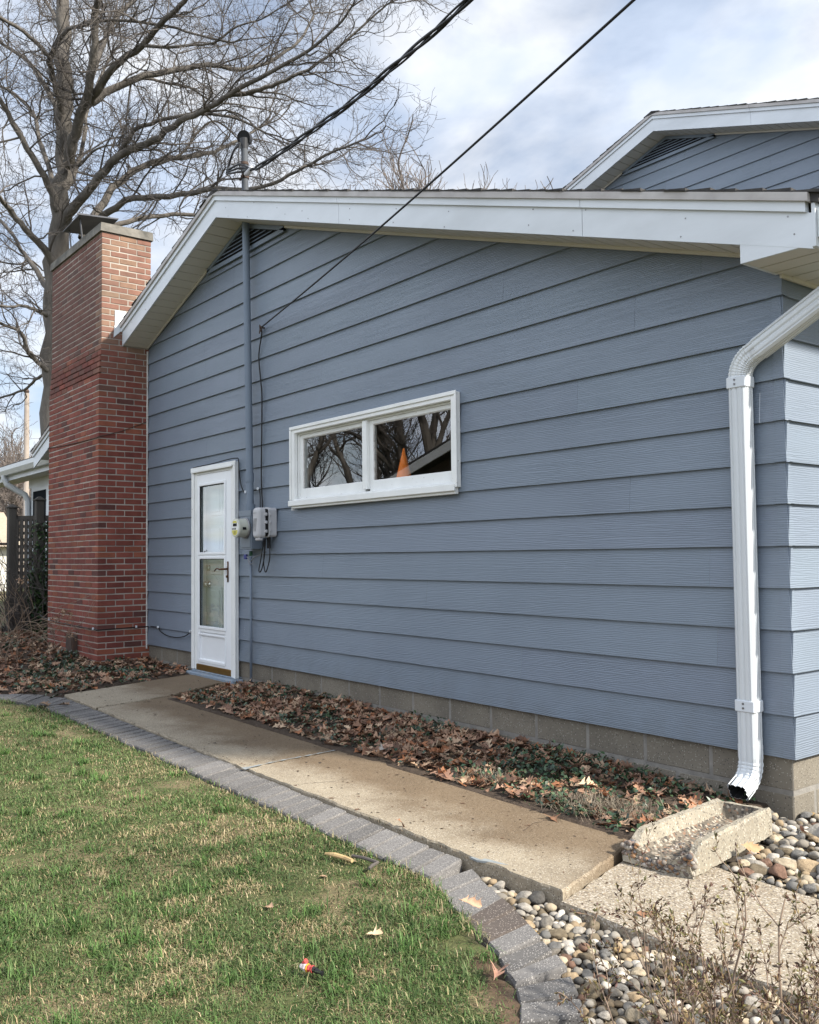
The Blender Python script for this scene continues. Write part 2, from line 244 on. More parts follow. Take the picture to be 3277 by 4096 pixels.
# ------------------------------------------------------------------ mesh helpers
class MB:
    def __init__(s): s.v = []; s.f = []; s.mi = []; s.c = []
    def add(s, vs, fs, mi=0, col=(1, 1, 1)):
        o = len(s.v); s.v += [tuple(v) for v in vs]; s.c += [col] * len(vs)
        for f in fs: s.f.append(tuple(i + o for i in f)); s.mi.append(mi)
    def box(s, x0, x1, y0, y1, z0, z1, mi=0, col=(1, 1, 1)):
        vs = [(x, y, z) for z in (z0, z1) for y in (y0, y1) for x in (x0, x1)]
        s.add(vs, [(0, 2, 3, 1), (4, 5, 7, 6), (0, 1, 5, 4), (2, 6, 7, 3), (0, 4, 6, 2), (1, 3, 7, 5)], mi, col)
    def bbox(s, x0, x1, y0, y1, z0, z1, b=0.004, mi=0, col=(1, 1, 1)):
        """box with chamfered edges"""
        b = min(b, (x1 - x0) * .45, (y1 - y0) * .45, (z1 - z0) * .45)
        vs = []; idx = {}
        for i, (sx, sy, sz) in enumerate([(a, c, d) for a in (0, 1) for c in (0, 1) for d in (0, 1)]):
            X = (x0, x1)[sx]; Y = (y0, y1)[sy]; Z = (z0, z1)[sz]
            bx = b if sx == 0 else -b; by = b if sy == 0 else -b; bz = b if sz == 0 else -b
            idx[(sx, sy, sz)] = (len(vs), len(vs) + 1, len(vs) + 2)
            vs += [(X, Y + by, Z + bz), (X + bx, Y, Z + bz), (X + bx, Y + by, Z)]
        fs = []
        for ax in range(3):
            for sd in (0, 1):
                q = []
                for (u, w) in ((0, 0), (1, 0), (1, 1), (0, 1)):
                    k = [0, 0, 0]; k[ax] = sd; k[(ax + 1) % 3] = u; k[(ax + 2) % 3] = w
                    q.append(idx[tuple(k)][ax])
                fs.append(tuple(q) if sd else tuple(reversed(q)))
        for ax in range(3):   # edges along ax
            a1, a2 = (ax + 1) % 3, (ax + 2) % 3
            for u in (0, 1):
                for w in (0, 1):
                    k0 = [0, 0, 0]; k0[a1] = u; k0[a2] = w; k1 = list(k0); k1[ax] = 1
                    i0 = idx[tuple(k0)]; i1 = idx[tuple(k1)]
                    fs.append((i0[a1], i1[a1], i1[a2], i0[a2]))
        for k in idx: fs.append(idx[k])
        s.add(vs, fs, mi, col)
    def quad(s, a, b, c, d, mi=0, col=(1, 1, 1)): s.add([a, b, c, d], [(0, 1, 2, 3)], mi, col)
    def hexa(s, p, mi=0, col=(1, 1, 1)):
        """8 points: bottom loop 4, top loop 4"""
        s.add(p, [(3, 2, 1, 0), (4, 5, 6, 7), (0, 1, 5, 4), (1, 2, 6, 5), (2, 3, 7, 6), (3, 0, 4, 7)], mi, col)
    def prism(s, poly, ax, a, b, mi=0, col=(1, 1, 1)):
        """poly of 2D points in the plane normal to axis ax ('y': (x,z), 'x': (y,z), 'z': (x,y))"""
        def P(q, h):
            if ax == 'y': return (q[0], h, q[1])
            if ax == 'x': return (h, q[0], q[1])
            return (q[0], q[1], h)
        n = len(poly); vs = [P(q, a) for q in poly] + [P(q, b) for q in poly]
        fs = [tuple(range(n)), tuple(range(2 * n - 1, n - 1, -1))] + [(i, i + n, (i + 1) % n + n, (i + 1) % n) for i in range(n)]
        s.add(vs, fs, mi, col)
    def tube(s, pts, rad, n=8, mi=0, col=(1, 1, 1), cap=True, flat=None):
        pts = [Vector(p) for p in pts]; m = len(pts)
        if not hasattr(rad, '__len__'): rad = [rad] * m
        vs = []; up = None
        for i in range(m):
            t = (pts[min(i + 1, m - 1)] - pts[max(i - 1, 0)])
            t = t.normalized() if t.length > 1e-9 else Vector((0, 0, 1))
            if up is None:
                up = Vector((0, 0, 1)) if abs(t.z) < 0.9 else Vector((1, 0, 0))
            a = t.cross(up)
            if a.length < 1e-6: a = t.cross(Vector((0.3, 1, 0.2)))
            a.normalize(); b = a.cross(t).normalized(); up = b
            for k in range(n):
                an = 2 * math.pi * k / n
                vs.append(pts[i] + (a * math.cos(an) + b * math.sin(an)) * rad[i])
        fs = []
        for i in range(m - 1):
            for k in range(n):
                k2 = (k + 1) % n
                fs.append((i * n + k, i * n + k2, (i + 1) * n + k2, (i + 1) * n + k))
        if cap: fs.append(tuple(range(n - 1, -1, -1))); fs.append(tuple(range((m - 1) * n, m * n)))
        s.add(vs, fs, mi, col)
    def lathe(s, prof, c, axis='z', n=24, mi=0, col=(1, 1, 1)):
        vs = []; m = len(prof)
        for r, h in prof:
            for k in range(n):
                an = 2 * math.pi * k / n; u, w = r * math.cos(an), r * math.sin(an)
                vs.append((c[0] + u, c[1] + w, c[2] + h) if axis == 'z' else ((c[0] + u, c[1] + h, c[2] + w) if axis == 'y' else (c[0] + h, c[1] + u, c[2] + w)))
        fs = [(i * n + k, i * n + (k + 1) % n, (i + 1) * n + (k + 1) % n, (i + 1) * n + k) for i in range(m - 1) for k in range(n)]
        fs.append(tuple(range(n - 1, -1, -1))); fs.append(tuple(range((m - 1) * n, m * n)))
        s.add(vs, fs, mi, col)
    def build(s, name, mats, parent=None, loc=None, smooth=False, fix=True):
        if not isinstance(mats, (list, tuple)): mats = [mats]
        if parent is not None:
            root = parent
            while root.parent: root = root.parent
            org = Vector(root['_o'])
        else: org = Vector(loc) if loc is not None else Vector((0, 0, 0))
        me = bpy.data.meshes.new(name)
        v = np.array(s.v, dtype=np.float64) - np.array(org)
        me.from_pydata(v.tolist(), [], s.f)
        for m_ in mats: me.materials.append(MAT[m_] if isinstance(m_, str) else m_)
        if len(mats) > 1: me.polygons.foreach_set('material_index', s.mi)
        ca = me.color_attributes.new('Col', 'FLOAT_COLOR', 'POINT')
        cc = np.ones((len(s.v), 4), dtype=np.float32); cc[:, :3] = np.array(s.c); ca.data.foreach_set('color', cc.ravel())
        if fix:
            import bmesh
            bm = bmesh.new(); bm.from_mesh(me); bmesh.ops.recalc_face_normals(bm, faces=bm.faces); bm.to_mesh(me); bm.free()
        if smooth: me.polygons.foreach_set('use_smooth', [True] * len(me.polygons))
        me.update()
        o = bpy.data.objects.new(name, me); COL.objects.link(o)
        if parent is not None: o.parent = parent
        else: o.location = org; o['_o'] = tuple(org)
        return o

def np_mesh(name, V, F, C, material, loc=(0, 0, 0), parent=None, smooth=False):
    """fast mesh from arrays: V (n,3) F (m,k) C (n,3)"""
    me = bpy.data.meshes.new(name); n = len(V); m, k = F.shape
    V = V - np.array(loc)
    me.vertices.add(n); me.vertices.foreach_set('co', V.astype(np.float32).ravel())
    me.loops.add(m * k); me.loops.foreach_set('vertex_index', F.astype(np.int32).ravel())
    me.polygons.add(m); me.polygons.foreach_set('loop_start', np.arange(0, m * k, k, dtype=np.int32))
    try: me.polygons.foreach_set('loop_total', np.full(m, k, dtype=np.int32))
    except Exception: pass
    me.materials.append(MAT[material] if isinstance(material, str) else material)
    me.update(calc_edges=True)
    ca = me.color_attributes.new('Col', 'FLOAT_COLOR', 'POINT')
    cc = np.ones((n, 4), dtype=np.float32); cc[:, :3] = C; ca.data.foreach_set('color', cc.ravel())
    if smooth: me.polygons.foreach_set('use_smooth', np.ones(m, dtype=bool))
    me.validate()
    o = bpy.data.objects.new(name, me); COL.objects.link(o)
    if parent is not None: o.parent = parent
    else: o.location = loc; o['_o'] = tuple(loc)
    return o

def tag(o, label=None, cat=None, group=None, kind=None):
    if label: o['label'] = label
    if cat: o['category'] = cat
    if group: o['group'] = group
    if kind: o['kind'] = kind
    return o
def thing(name, loc, label, cat, group=None):
    o = bpy.data.objects.new(name, None); COL.objects.link(o); o.location = loc; o['_o'] = tuple(loc)
    o.empty_display_size = 0.1
    return tag(o, label, cat, group)
def copy_one(src, loc, rot=None, scale=None, label=None, group=None):
    o = src.copy(); COL.objects.link(o); o.location = loc
    if rot is not None: o.rotation_euler = rot
    if scale is not None: o.scale = scale if hasattr(scale, '__len__') else (scale,) * 3
    if label: o['label'] = label
    if group: o['group'] = group
    for ch in src.children:
        c = ch.copy(); COL.objects.link(c); c.parent = o
        for g in ch.children:
            d = g.copy(); COL.objects.link(d); d.parent = c
    return o
# ------------------------------------------------------------------ levels of the ground
E_ = 0.2                          # siding exposure
XP, ZP, SL = -5.43, 4.15, 0.325   # ridge of the front gable, soffit height there, roof slope
def zs(x): return ZP - SL * abs(x - XP)
def zp(x): return -0.245 - 0.008 * max(min(x, 0.0), -6.0)
def sstep(a, b, t):
    t = max(0.0, min(1.0, (t - a) / (b - a))); return t * t * (3 - 2 * t)
# ================================================================== THE HOUSE
house = thing('house', (-5.43, 3.0, -0.3), 'blue lap-sided house with white trim, brick chimney and a taller gable behind', 'house')
def boards(mb, z_first, ncourse, xr, openings, place, joints=True, rng=random.Random(3), step=E_):
    for k in range(ncourse):
        z0 = z_first + step * k; z1 = z0 + step
        a, b = xr(z0 + 0.004)
        if b - a < 0.05: continue
        cuts = [a, b]
        jx = rng.uniform(a, a + 3.6); 
        while jx < b: cuts.append(jx); jx += 3.66
        segs = []; cs = sorted(cuts)
        for i in range(len(cs) - 1): segs.append((cs[i], cs[i + 1] - (0.0008 if i < len(cs) - 2 else 0), rng.uniform(0, 0.0004)))
        for s0, s1, dy in segs:
            tone = rng.uniform(.97, 1.025); tc_ = (tone, tone * rng.uniform(.99, 1.01), tone)
            pieces = [(s0, s1, z0, z1)]
            for ox0, ox1, oz0, oz1 in openings:
                np_ = []
                for (p0, p1, q0, q1) in pieces:
                    if ox1 <= p0 or ox0 >= p1 or oz1 <= q0 or oz0 >= q1: np_.append((p0, p1, q0, q1)); continue
                    if ox0 > p0: np_.append((p0, ox0, q0, q1))
                    if ox1 < p1: np_.append((ox1, p1, q0, q1))
                    m0, m1 = max(p0, ox0), min(p1, ox1)
                    if oz0 > q0: np_.append((m0, m1, q0, oz0))
                    if oz1 < q1: np_.append((m0, m1, oz1, q1))
                pieces = np_
            for (p0, p1, q0, q1) in pieces:
                d0 = (q0 - z0) / step * 0.018 - dy; d1 = (q1 - z0) / step * 0.018 - dy
                mb.quad(place(p0, d0, q0), place(p1, d0, q0), place(p1, d1, q1), place(p0, d1, q1), 0, tc_)
                if q0 == z0: mb.quad(place(p0, d0, q0), place(p1, d0, q0), place(p1, 0.026, q0), place(p0, 0.026, q0))
def gx(z):
    h = (ZP - z) / SL + 0.05
    return max(-10.84, XP - h), min(0.0, XP + h)
mb = MB()
OPEN = [(-6.47, -5.62, -0.3, 1.84), (-4.49, -2.395, 1.46, 2.04)]
boards(mb, 0.0, 21, gx, OPEN, lambda x, d, z: (x, d, z))
for k in range(12):              # folded metal corner at every course
    z0 = k * E_ + 0.001; z1 = z0 + E_ - 0.002
    if z0 > 2.29: break
    z1 = min(z1, 2.30)
    for (a, b, c, d) in (((-0.058, -0.0035), (0.0035, -0.0035), 0, 0),):
        mb.quad((-0.058, -0.0035, z0), (0.0035, -0.0035, z0), (-0.0135, 0.0135, z1), (-0.058, 0.0135, z1))
        mb.quad((0.0035, -0.0035, z0), (0.0035, 0.058, z0), (-0.0135, 0.058, z1), (-0.0135, 0.0135, z1))
        mb.quad((-0.058, -0.0035, z0), (0.0035, -0.0035, z0), (-0.01, 0.012, z0), (-0.058, 0.012, z0))
        mb.quad((-0.058, -0.0035, z0), (-0.058, 0.0135, z1), (-0.058, 0.018, z1), (-0.058, 0.018, z0))
mb.build('gable_wall', 'siding', house, fix=False)
mb = MB()
boards(mb, 0.0, 12, lambda z: (0.03, 6.6), [], lambda y, d, z: (-d, y, min(z, 2.31)), rng=random.Random(8))
mb.build('side_wall', 'siding', house, fix=False)
# foundation of concrete block
mb = MB()
rng = random.Random(5)
for (zb, zt, off) in ((-0.157, 0.03, 0.0), (-0.352, -0.175, 0.205), (-0.55, -0.37, 0.0)):
    x = -1.705 + off - 0.41 * 25
    while x < 0:
        a, b = max(x + 0.008, -10.8), min(x + 0.402, -0.029)
        if b - a > 0.03: mb.bbox(a, b, 0.0275 + rng.uniform(0, .002), 0.15, zb, zt, 0.006)
        x += 0.41
    y = 0.019 - off
    while y < 6.6:
        a, b = max(y + 0.008, 0.16), y + 0.402
        if y + 0.402 > 0.03: mb.bbox(-0.16, -0.0275 - rng.uniform(0, .002), max(y + 0.008, 0.0285), b, zb, zt, 0.006)
        y += 0.41
mb.box(-10.8, -0.031, 0.031, 0.14, -0.56, 0.028, 1); mb.box(-0.15, -0.031, 0.14, 6.6, -0.56, 0.028, 1)
mb.build('foundation', ['block', 'block_mortar'], house)
# roof of the front block
XE = 5.79
mb = MB()
mb.prism([(XP - XE, zs(XP - XE) + .20), (XP, ZP + .20), (XP + XE, zs(XP + XE) + .20), (XP + XE, zs(XP + XE) + .238), (XP, ZP + .238), (XP - XE, zs(XP - XE) + .238)], 'y', -0.31, 6.55)
rng = random.Random(2)
for sg in (1, -1):
    n = 44
    for i in range(n):
        d0 = XE + 0.02 - i * (XE + .02) / n; d1 = d0 - (XE + .02) / n
        z0 = ZP + .2395 - SL * d0; z1 = ZP + .2395 - SL * d1; th = 0.011 + rng.uniform(0, .004); yy = -0.338 + rng.uniform(-0.008, 0.012); lift = rng.uniform(0, .004) * (rng.random() < .5)
        mb.hexa([(XP + sg * d0, yy, z0), (XP + sg * d1, yy, z1), (XP + sg * d1, 6.58, z1), (XP + sg * d0, 6.58, z0),
                 (XP + sg * d0, yy, z0 + th + lift), (XP + sg * d1, yy, z1 + .004), (XP + sg * d1, 6.58, z1 + .004), (XP + sg * d0, 6.58, z0 + th)])
mb.prism([(XP - .13, ZP + .205), (XP + .13, ZP + .205), (XP + .13, ZP + .216), (XP, ZP + .2575), (XP - .13, ZP + .216)], 'y', -.334, 6.58)
roof = mb.build('roof', 'shingle', house)
# fascia along the rakes
def slope_piece(mb, xa, xb, h0, h1, y0, y1, mi=0):
    mb.hexa([(xa, y0, zs(xa) + h0), (xb, y0, zs(xb) + h0), (xb, y1, zs(xb) + h0), (xa, y1, zs(xa) + h0),
             (xa, y0, zs(xa) + h1), (xb, y0, zs(xb) + h1), (xb, y1, zs(xb) + h1), (xa, y1, zs(xa) + h1)], mi)
def rake(segs, name, label=None):
    mb = MB()
    for xa, xb in segs:
        slope_piece(mb, xa, xb, -0.004, .153, -.3, -.285)
        slope_piece(mb, xa, xb - .02 if xb > .3 else xb, .153, .198, -.317, -.285)
    lo = min(s[0] for s in segs); hi = max(s[1] for s in segs)
    for a, b in ((lo, min(hi, XP)), (max(lo, XP), hi)):
        if b - a > .1: slope_piece(mb, a, b, .198, .2365, -.333, -.285, 1)
    x = lo + .3
    while x < hi - .1:
        for h in (.03, .12):
            z = zs(x) + h + rng.uniform(-.01, .01); mb.lathe([(.0042, -.002), (.0042, 0)], (x + rng.uniform(-.1, .1), -.3005, z), 'y', 6, 2)
        x += rng.uniform(.35, .8)
    return mb.build(name, ['white', 'drip', 'screw'], house)
rake([(XP, -3.362), (-3.3585, -0.972), (-0.9685, .322)], 'rake_fascia')
rake([(-7.8, XP)], 'rake_fascia'); rake([(XP - XE, -9.63)], 'rake_fascia')
# sloping soffit of narrow vinyl boards
for sg, L in ((1, 5.42), (-1, 2.36), (-1, 5.5)):
    mb = MB()
    d = 0.0 if (sg == 1 or L < 3) else 4.2
    while d < L:
        a, b = XP + sg * d, XP + sg * min(d + .117, L); a, b = min(a, b), max(a, b)
        slope_piece(mb, a, b, 0.0, .008, -.285, -.001); d += .127
    lo, hi = (XP, XP + L) if sg == 1 else ((XP - L, XP) if L < 3 else (XP - L, XP - 4.2))
    slope_piece(mb, lo, hi, .0085, .012, -.285, -.001, 1)
    if sg == 1: slope_piece(mb, XP + .78, hi, -.02, -.0005, -.022, -.004)
    else: slope_piece(mb, lo, hi if L > 3 else XP - .78, -.012, -.0005, -.018, -.004)
    mb.build('rake_soffit', ['soffit', 'dark_metal'], house)
# boxed return and level soffit of the side eave
mb = MB()
mb.prism([(-.025, 2.30), (.27, 2.297), (.315, zs(.315) + .02), (-.025, zs(-.025) + .0)], 'y', -.299, -.287)
mb.box(-.025, -.010, -.286, -.002, 2.30, 2.42)
mb.box(.322, .338, -.302, 6.5, 2.285, 2.475)
mb.build('eave_return', 'white', house)
mb = MB()
y = -.286
while y < 6.4:
    x0 = -.008 if y < -.02 else -.012
    mb.box(x0, .321, y, y + .116, 2.300, 2.307); y += .125
mb.box(-.012, .321, -.286, 6.5, 2.3075, 2.311, 1)
mb.box(-.006, .008, .0, 6.4, 2.282, 2.2995)
mb.build('eave_soffit', ['soffit', 'dark_metal'], house)
# gutter with its hangers
mb = MB()
prof = [(.340, 2.325), (.418, 2.325), (.448, 2.395), (.462, 2.398), (.462, 2.452), (.444, 2.452), (.444, 2.446), (.456, 2.446), (.456, 2.404), (.443, 2.400), (.414, 2.331), (.346, 2.331), (.346, 2.452), (.340, 2.452)]
mb.prism(prof, 'y', -.285, 6.4)
mb.prism([(.340, 2.325), (.418, 2.325), (.448, 2.395), (.462, 2.398), (.462, 2.452), (.340, 2.452)], 'y', -.288, -.285)
for y in np.arange(-.2, 6.2, .6): mb.box(.340, .458, y, y + .02, 2.448, 2.4505)
mb.build('gutter', 'downspout', house)
# triangular louvred vent under the ridge
mb = MB()
Lx, Lz = .77, .252
mb.prism([(XP - Lx, ZP - Lz - .04), (XP + Lx, ZP - Lz - .04), (XP + Lx, ZP - Lz), (XP, ZP), (XP - Lx, ZP - Lz)], 'y', -.012, -.003, 1)
mb.prism([(XP - Lx, ZP - Lz - .052), (XP + Lx, ZP - Lz - .052), (XP + Lx, ZP - Lz - .012), (XP - Lx, ZP - Lz - .012)], 'y', -.026, -.0125)
for sg in (1, -1):
    mb.hexa([(XP, -.026, ZP - .045), (XP + sg * Lx, -.026, ZP - Lz - .040), (XP + sg * Lx, -.0125, ZP - Lz - .040), (XP, -.0125, ZP - .045),
             (XP, -.026, ZP - .002), (XP + sg * Lx, -.026, ZP - Lz - .001), (XP + sg * Lx, -.0125, ZP - Lz - .001), (XP, -.0125, ZP - .002)])
for i in range(5):
    z = ZP - Lz + .012 + i * .037; hw = (ZP - z - .05) / SL - .02
    if hw > .05: mb.hexa([(XP - hw, -.030, z - .004), (XP + hw, -.030, z - .004), (XP + hw, -.013, z + .012), (XP - hw, -.013, z + .012),
                          (XP - hw, -.028, z + .003), (XP + hw, -.028, z + .003), (XP + hw, -.0125, z + .019), (XP - hw, -.0125, z + .019)])
mb.build('gable_vent', ['blue_paint', 'black'], house)
# ------------------------------------------------------------------ chimney
mb = MB(); rng = random.Random(11)
X0, X1, Y0, Y1, CH = -9.62, -7.805, -.563, .037, .0667
def brick_col(z, face):
    r = rng.random()
    if r < .66: c = (.225, .068, .050)
    elif r < .80: c = (.17, .05, .04)
    elif r < .86: c = (.115, .047, .04)
    else: c = (.255, .085, .052)
    k = rng.uniform(.82, 1.15); c = tuple(v * k for v in c)
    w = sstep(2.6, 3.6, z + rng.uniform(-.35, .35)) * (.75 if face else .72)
    t = (.225, .135, .10) if rng.random() < .75 else (.25, .18, .125)  # upper side-face bricks carry sunlit tan in their colour, besides weathering
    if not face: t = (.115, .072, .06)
    return tuple(a + (b - a) * w for a, b in zip(c, t))
mb.box(X0 + .0045, X1 - .0045, Y0 + .0045, Y1 - .0045, -.5, 3.02, 0); mb.box(X0 + .0045, X1 - .0045, Y0 + .0325, Y1 - .0045, 3.0205, 4.648, 0)
nz = int((4.648 + .33) / CH)
for i in range(nz):
    z0 = 4.648 - (i + 1) * CH + .005; z1 = z0 + CH - .011; odd = i % 2; ys_ = Y0 + .028 * sstep(2.95, 3.45, z0)
    x = X1 - (.202 if odd else .096)
    # corner brick shared by both faces
    c = brick_col(z0, 1); mb.bbox(x + .006, X1, ys_, ys_ + (.093 if odd else .197), z0, z1, .004, 1, c)
    xx = x
    while xx > X0 + .01:
        a = max(xx - .2035, X0)
        if xx - a > .03: mb.bbox(a + .006, xx - .004 + rng.uniform(-.002, .002), ys_ + rng.uniform(-.0015, .002), ys_ + .09, z0 + rng.uniform(-.0018, .0018), z1 + rng.uniform(-.0018, .0018), .004, 1, brick_col(z0, 0))
        xx -= .2035
    y = ys_ + (.093 if odd else .197)
    while y < Y1 - .02:
        b = min(y + .2035, Y1)
        mb.bbox(X1 - .09, X1 - rng.uniform(-.0015, .0025), y + .009 + rng.uniform(-.002, .003), b, z0 + rng.uniform(-.0018, .0018), z1 + rng.uniform(-.0018, .0018), .004, 1, brick_col(z0, 1)); y += .2035
chim = mb.build('chimney', ['mortar', 'brick'], house)
mb = MB()
mb.hexa([(X0 - .025, Y0 + .006, 4.652), (X1 + .022, Y0 + .006, 4.652), (X1 + .022, Y1 + .02, 4.652), (X0 - .025, Y1 + .02, 4.652),
         (X0 - .02, Y0 + .012, 4.748), (X1 + .018, Y0 + .012, 4.748), (X1 + .018, Y1 + .015, 4.748), (X0 - .02, Y1 + .015, 4.748)])
mb.hexa([(X0, Y0 + .02, 4.7482), (X1, Y0 + .02, 4.7482), (X1, Y1, 4.7482), (X0, Y1, 4.7482), (X0 + .4, Y0 + .15, 4.80), (X1 - .4, Y0 + .15, 4.80), (X1 - .4, Y1 - .15, 4.80), (X0 + .4, Y1 - .15, 4.80)])
mb.build('chimney_cap', 'cap', chim)
mb = MB()
P = [(-9.33, -.50, 5.085), (-8.72, -.50, 5.115), (-8.72, -.02, 5.16), (-9.33, -.02, 5.13)]
mb.hexa(P + [(a, b, c + .012) for a, b, c in P])
mb.hexa([(-8.735, -.50, 5.128), (-8.72, -.50, 5.116), (-8.72, -.02, 5.161), (-8.735, -.02, 5.173), (-8.735, -.52, 5.15), (-8.70, -.52, 5.118), (-8.70, -.02, 5.163), (-8.735, -.0, 5.193)])
for (a, b) in ((-9.22, -.42), (-8.80, -.42), (-9.22, -.1), (-8.80, -.1)): mb.hexa([(a - .02, b, 4.76), (a + .02, b, 4.76), (a + .02, b + .006, 4.76), (a - .02, b + .006, 4.76), (a - .05, b - .03, 5.12), (a - .01, b - .03, 5.12), (a - .01, b - .024, 5.12), (a - .05, b - .024, 5.12)])
mb.build('flue_cover', 'hood', chim)
mb = MB(); mb.prism([(-8.72, -.3), (-8.46, -.3), (-8.46, .075), (-8.485, .10), (-8.695, .10), (-8.72, .075)], 'y', -.615, -.564)
mb.prism([(-8.69, -.3), (-8.49, -.3), (-8.49, .055), (-8.505, .07), (-8.675, .07), (-8.69, .055)], 'y', -.624, -.615)
mb.build('cleanout_door', 'dark_metal', chim)
mb = MB(); mb.box(-7.8035, -7.7985, -.385, -.255, 3.56, 3.775); mb.hexa([(-7.8035, -.40, 3.46), (-7.797, -.40, 3.46), (-7.797, -.30, 3.56), (-7.8035, -.30, 3.56), (-7.8035, -.39, 3.60), (-7.796, -.39, 3.60), (-7.796, -.28, 3.60), (-7.8035, -.28, 3.60)])
mb.build('step_flashing', 'white', chim)
mb = MB(); mb.tube([(-7.796, -.005, -.05 + t * 3.4) for t in np.linspace(0, 1, 30)], [.007 + .004 * rng.random() for _ in range(30)], 6)
mb.build('caulk_line', 'caulk', chim)
# ------------------------------------------------------------------ picture window
win = MB()
y0, y1 = -.034, .004
win.bbox(-4.535, -4.478, y0, y1, 1.455, 2.081, .004); win.bbox(-2.405, -2.347, y0, y1, 1.43, 2.081, .004)
win.bbox(-4.4778, -2.4052, y0, y1, 2.030, 2.081, .004)
win.bbox(-4.545, -2.34, y0 - .010, y0 - .0005, 2.060, 2.088, .003)           # backband
win.bbox(-4.545, -4.522, y0 - .010, y0 - .0005, 1.455, 2.0598, .003); win.bbox(-2.362, -2.34, y0 - .010, y0 - .0005, 1.43, 2.0598, .003)
win.box(-4.4778, -4.464, .0042, .10, 1.46, 2.0298); win.box(-2.418, -2.4052, .0042, .10, 1.46, 2.0298); win.box(-4.4638, -2.4182, .0042, .10, 2.016, 2.0298)
win.bbox(-3.492, -3.432, -.012, .09, 1.487, 2.0158, .003)
window = win.build('window', 'white_paint', house)
mb = MB()
mb.hexa([(-4.4775, -.034, 1.452), (-2.4055, -.034, 1.452), (-2.4055, .10, 1.478), (-4.4775, .10, 1.478), (-4.4775, -.034, 1.462), (-2.4055, -.034, 1.462), (-2.4055, .10, 1.488), (-4.4775, .10, 1.488)])
mb.bbox(-4.555, -2.36, -.052, -.0345, 1.405, 1.4535, .004); mb.bbox(-4.53, -2.37, -.033, .0, 1.386, 1.4515, .003)
mb.bbox(-4.535, -4.52, -.03, -.002, 1.37, 1.3855, .002)
mb.build('window_sill', 'white_paint', window)
def sash(xa, xb, za, zb, gl, gr, gb, gt):
    m = MB(); ya, yb = .018, .05
    m.bbox(xa, gl, ya, yb, za, zb, .003); m.bbox(gr, xb, ya, yb, za, zb, .003)
    m.bbox(gl, gr, ya, yb, za, gb, .003); m.bbox(gl, gr, ya, yb, gt, zb, .003)
    m.box(gl, gl + .006, ya + .006, yb - .004, gb, gt, 1); m.box(gl + .006, gr, ya + .006, yb - .004, gt - .006, gt, 1)
    m.build('sash', ['white_paint', 'caulk'], window)
    g = MB(); g.quad((gl - .002, .032, gb - .002), (gr + .002, .032, gb - .002), (gr + .002, .032, gt + .002), (gl - .002, .032, gt + .002)); g.build('pane', 'glass', window, fix=False)
sash(-4.4635, -3.4925, 1.470, 2.0155, -4.418, -3.535, 1.552, 1.985)
sash(-3.4315, -2.4185, 1.470, 2.0155, -3.388, -2.468, 1.552, 1.985)
mb = MB(); xa, xb, ya, yb, za, zb = -4.9, -2.0, .13, 3.0, .6, 2.25
mb.quad((xa, yb, za), (xb, yb, za), (xb, yb, zb), (xa, yb, zb)); mb.quad((xa, ya, za), (xa, yb, za), (xa, yb, zb), (xa, ya, zb)); mb.quad((xb, ya, za), (xb, yb, za), (xb, yb, zb), (xb, ya, zb))
mb.quad((xa, ya, za), (xb, ya, za), (xb, yb, za), (xa, yb, za)); mb.quad((xa, ya, zb), (xb, ya, zb), (xb, yb, zb), (xa, yb, zb))
mb.box(xa, -4.47, .103, .13, za, zb); mb.box(-2.41, xb, .103, .13, za, zb); mb.box(-4.47, -2.41, .103, .13, za, 1.43); mb.box(-4.47, -2.41, .103, .13, 2.02, zb)
mb.build('room_interior', 'room', house)
mb = MB(); mb.bbox(-4.46, -2.42, .054, .36, 1.445, 1.468, .004); mb.build('window_shelf', 'white_paint', window)
cone = thing('traffic_cone', (-3.165, .145, 1.468), 'orange plastic traffic cone standing inside the right-hand window pane', 'traffic cone')
mb = MB(); mb.lathe([(.082, .014), (.076, .02), (.006, .315), (.001, .318)], (-3.165, .145, 1.468), 'z', 28); mb.build('cone', 'cone', cone, smooth=True)
mb = MB(); mb.bbox(-3.265, -3.065, .056, .236, 1.4685, 1.483, .006); mb.build('base', 'cone', cone)
# ------------------------------------------------------------------ back door behind a storm door
mb = MB()
mb.bbox(-6.522, -6.422, -.03, .0, -.155, 1.885, .004); mb.bbox(-5.668, -5.562, -.03, .0, -.17, 1.885, .004); mb.bbox(-6.4218, -5.6682, -.03, .0, 1.812, 1.885, .004)
mb.bbox(-6.53, -6.47, -.042, -.0305, -.155, 1.848, .004); mb.bbox(-5.61, -5.555, -.045, -.0305, -.17, 1.848, .004); mb.bbox(-6.535, -5.552, -.048, -.0305, 1.8485, 1.893, .004)
mb.bbox(-6.50, -5.60, -.06, -.0485, 1.838, 1.862, .003)
mb.box(-6.4885, -6.4725, .001, .1, -.16, 1.86); mb.box(-5.6275, -5.61, .001, .1, -.16, 1.86); mb.box(-6.47, -5.63, .001, .1, 1.842, 1.86)
mb.build('door_casing', 'white_paint', house)
sd = MB(); ya, yb = -.026, .002
sd.bbox(-6.420, -6.360, ya, yb, -.098, 1.811, .003); sd.bbox(-5.795, -5.670, ya, yb, -.098, 1.811, .003)
sd.bbox(-6.3598, -5.7952, ya, yb, 1.705, 1.811, .003); sd.bbox(-6.3598, -5.7952, ya, yb, .968, 1.020, .003); sd.bbox(-6.3598, -5.7952, ya, yb, .228, .282, .003); sd.bbox(-6.3598, -5.7952, ya, yb, -.098, -.04, .003)
sd.box(-6.3598, -5.7952, -.012, -.004, -.04, .228)
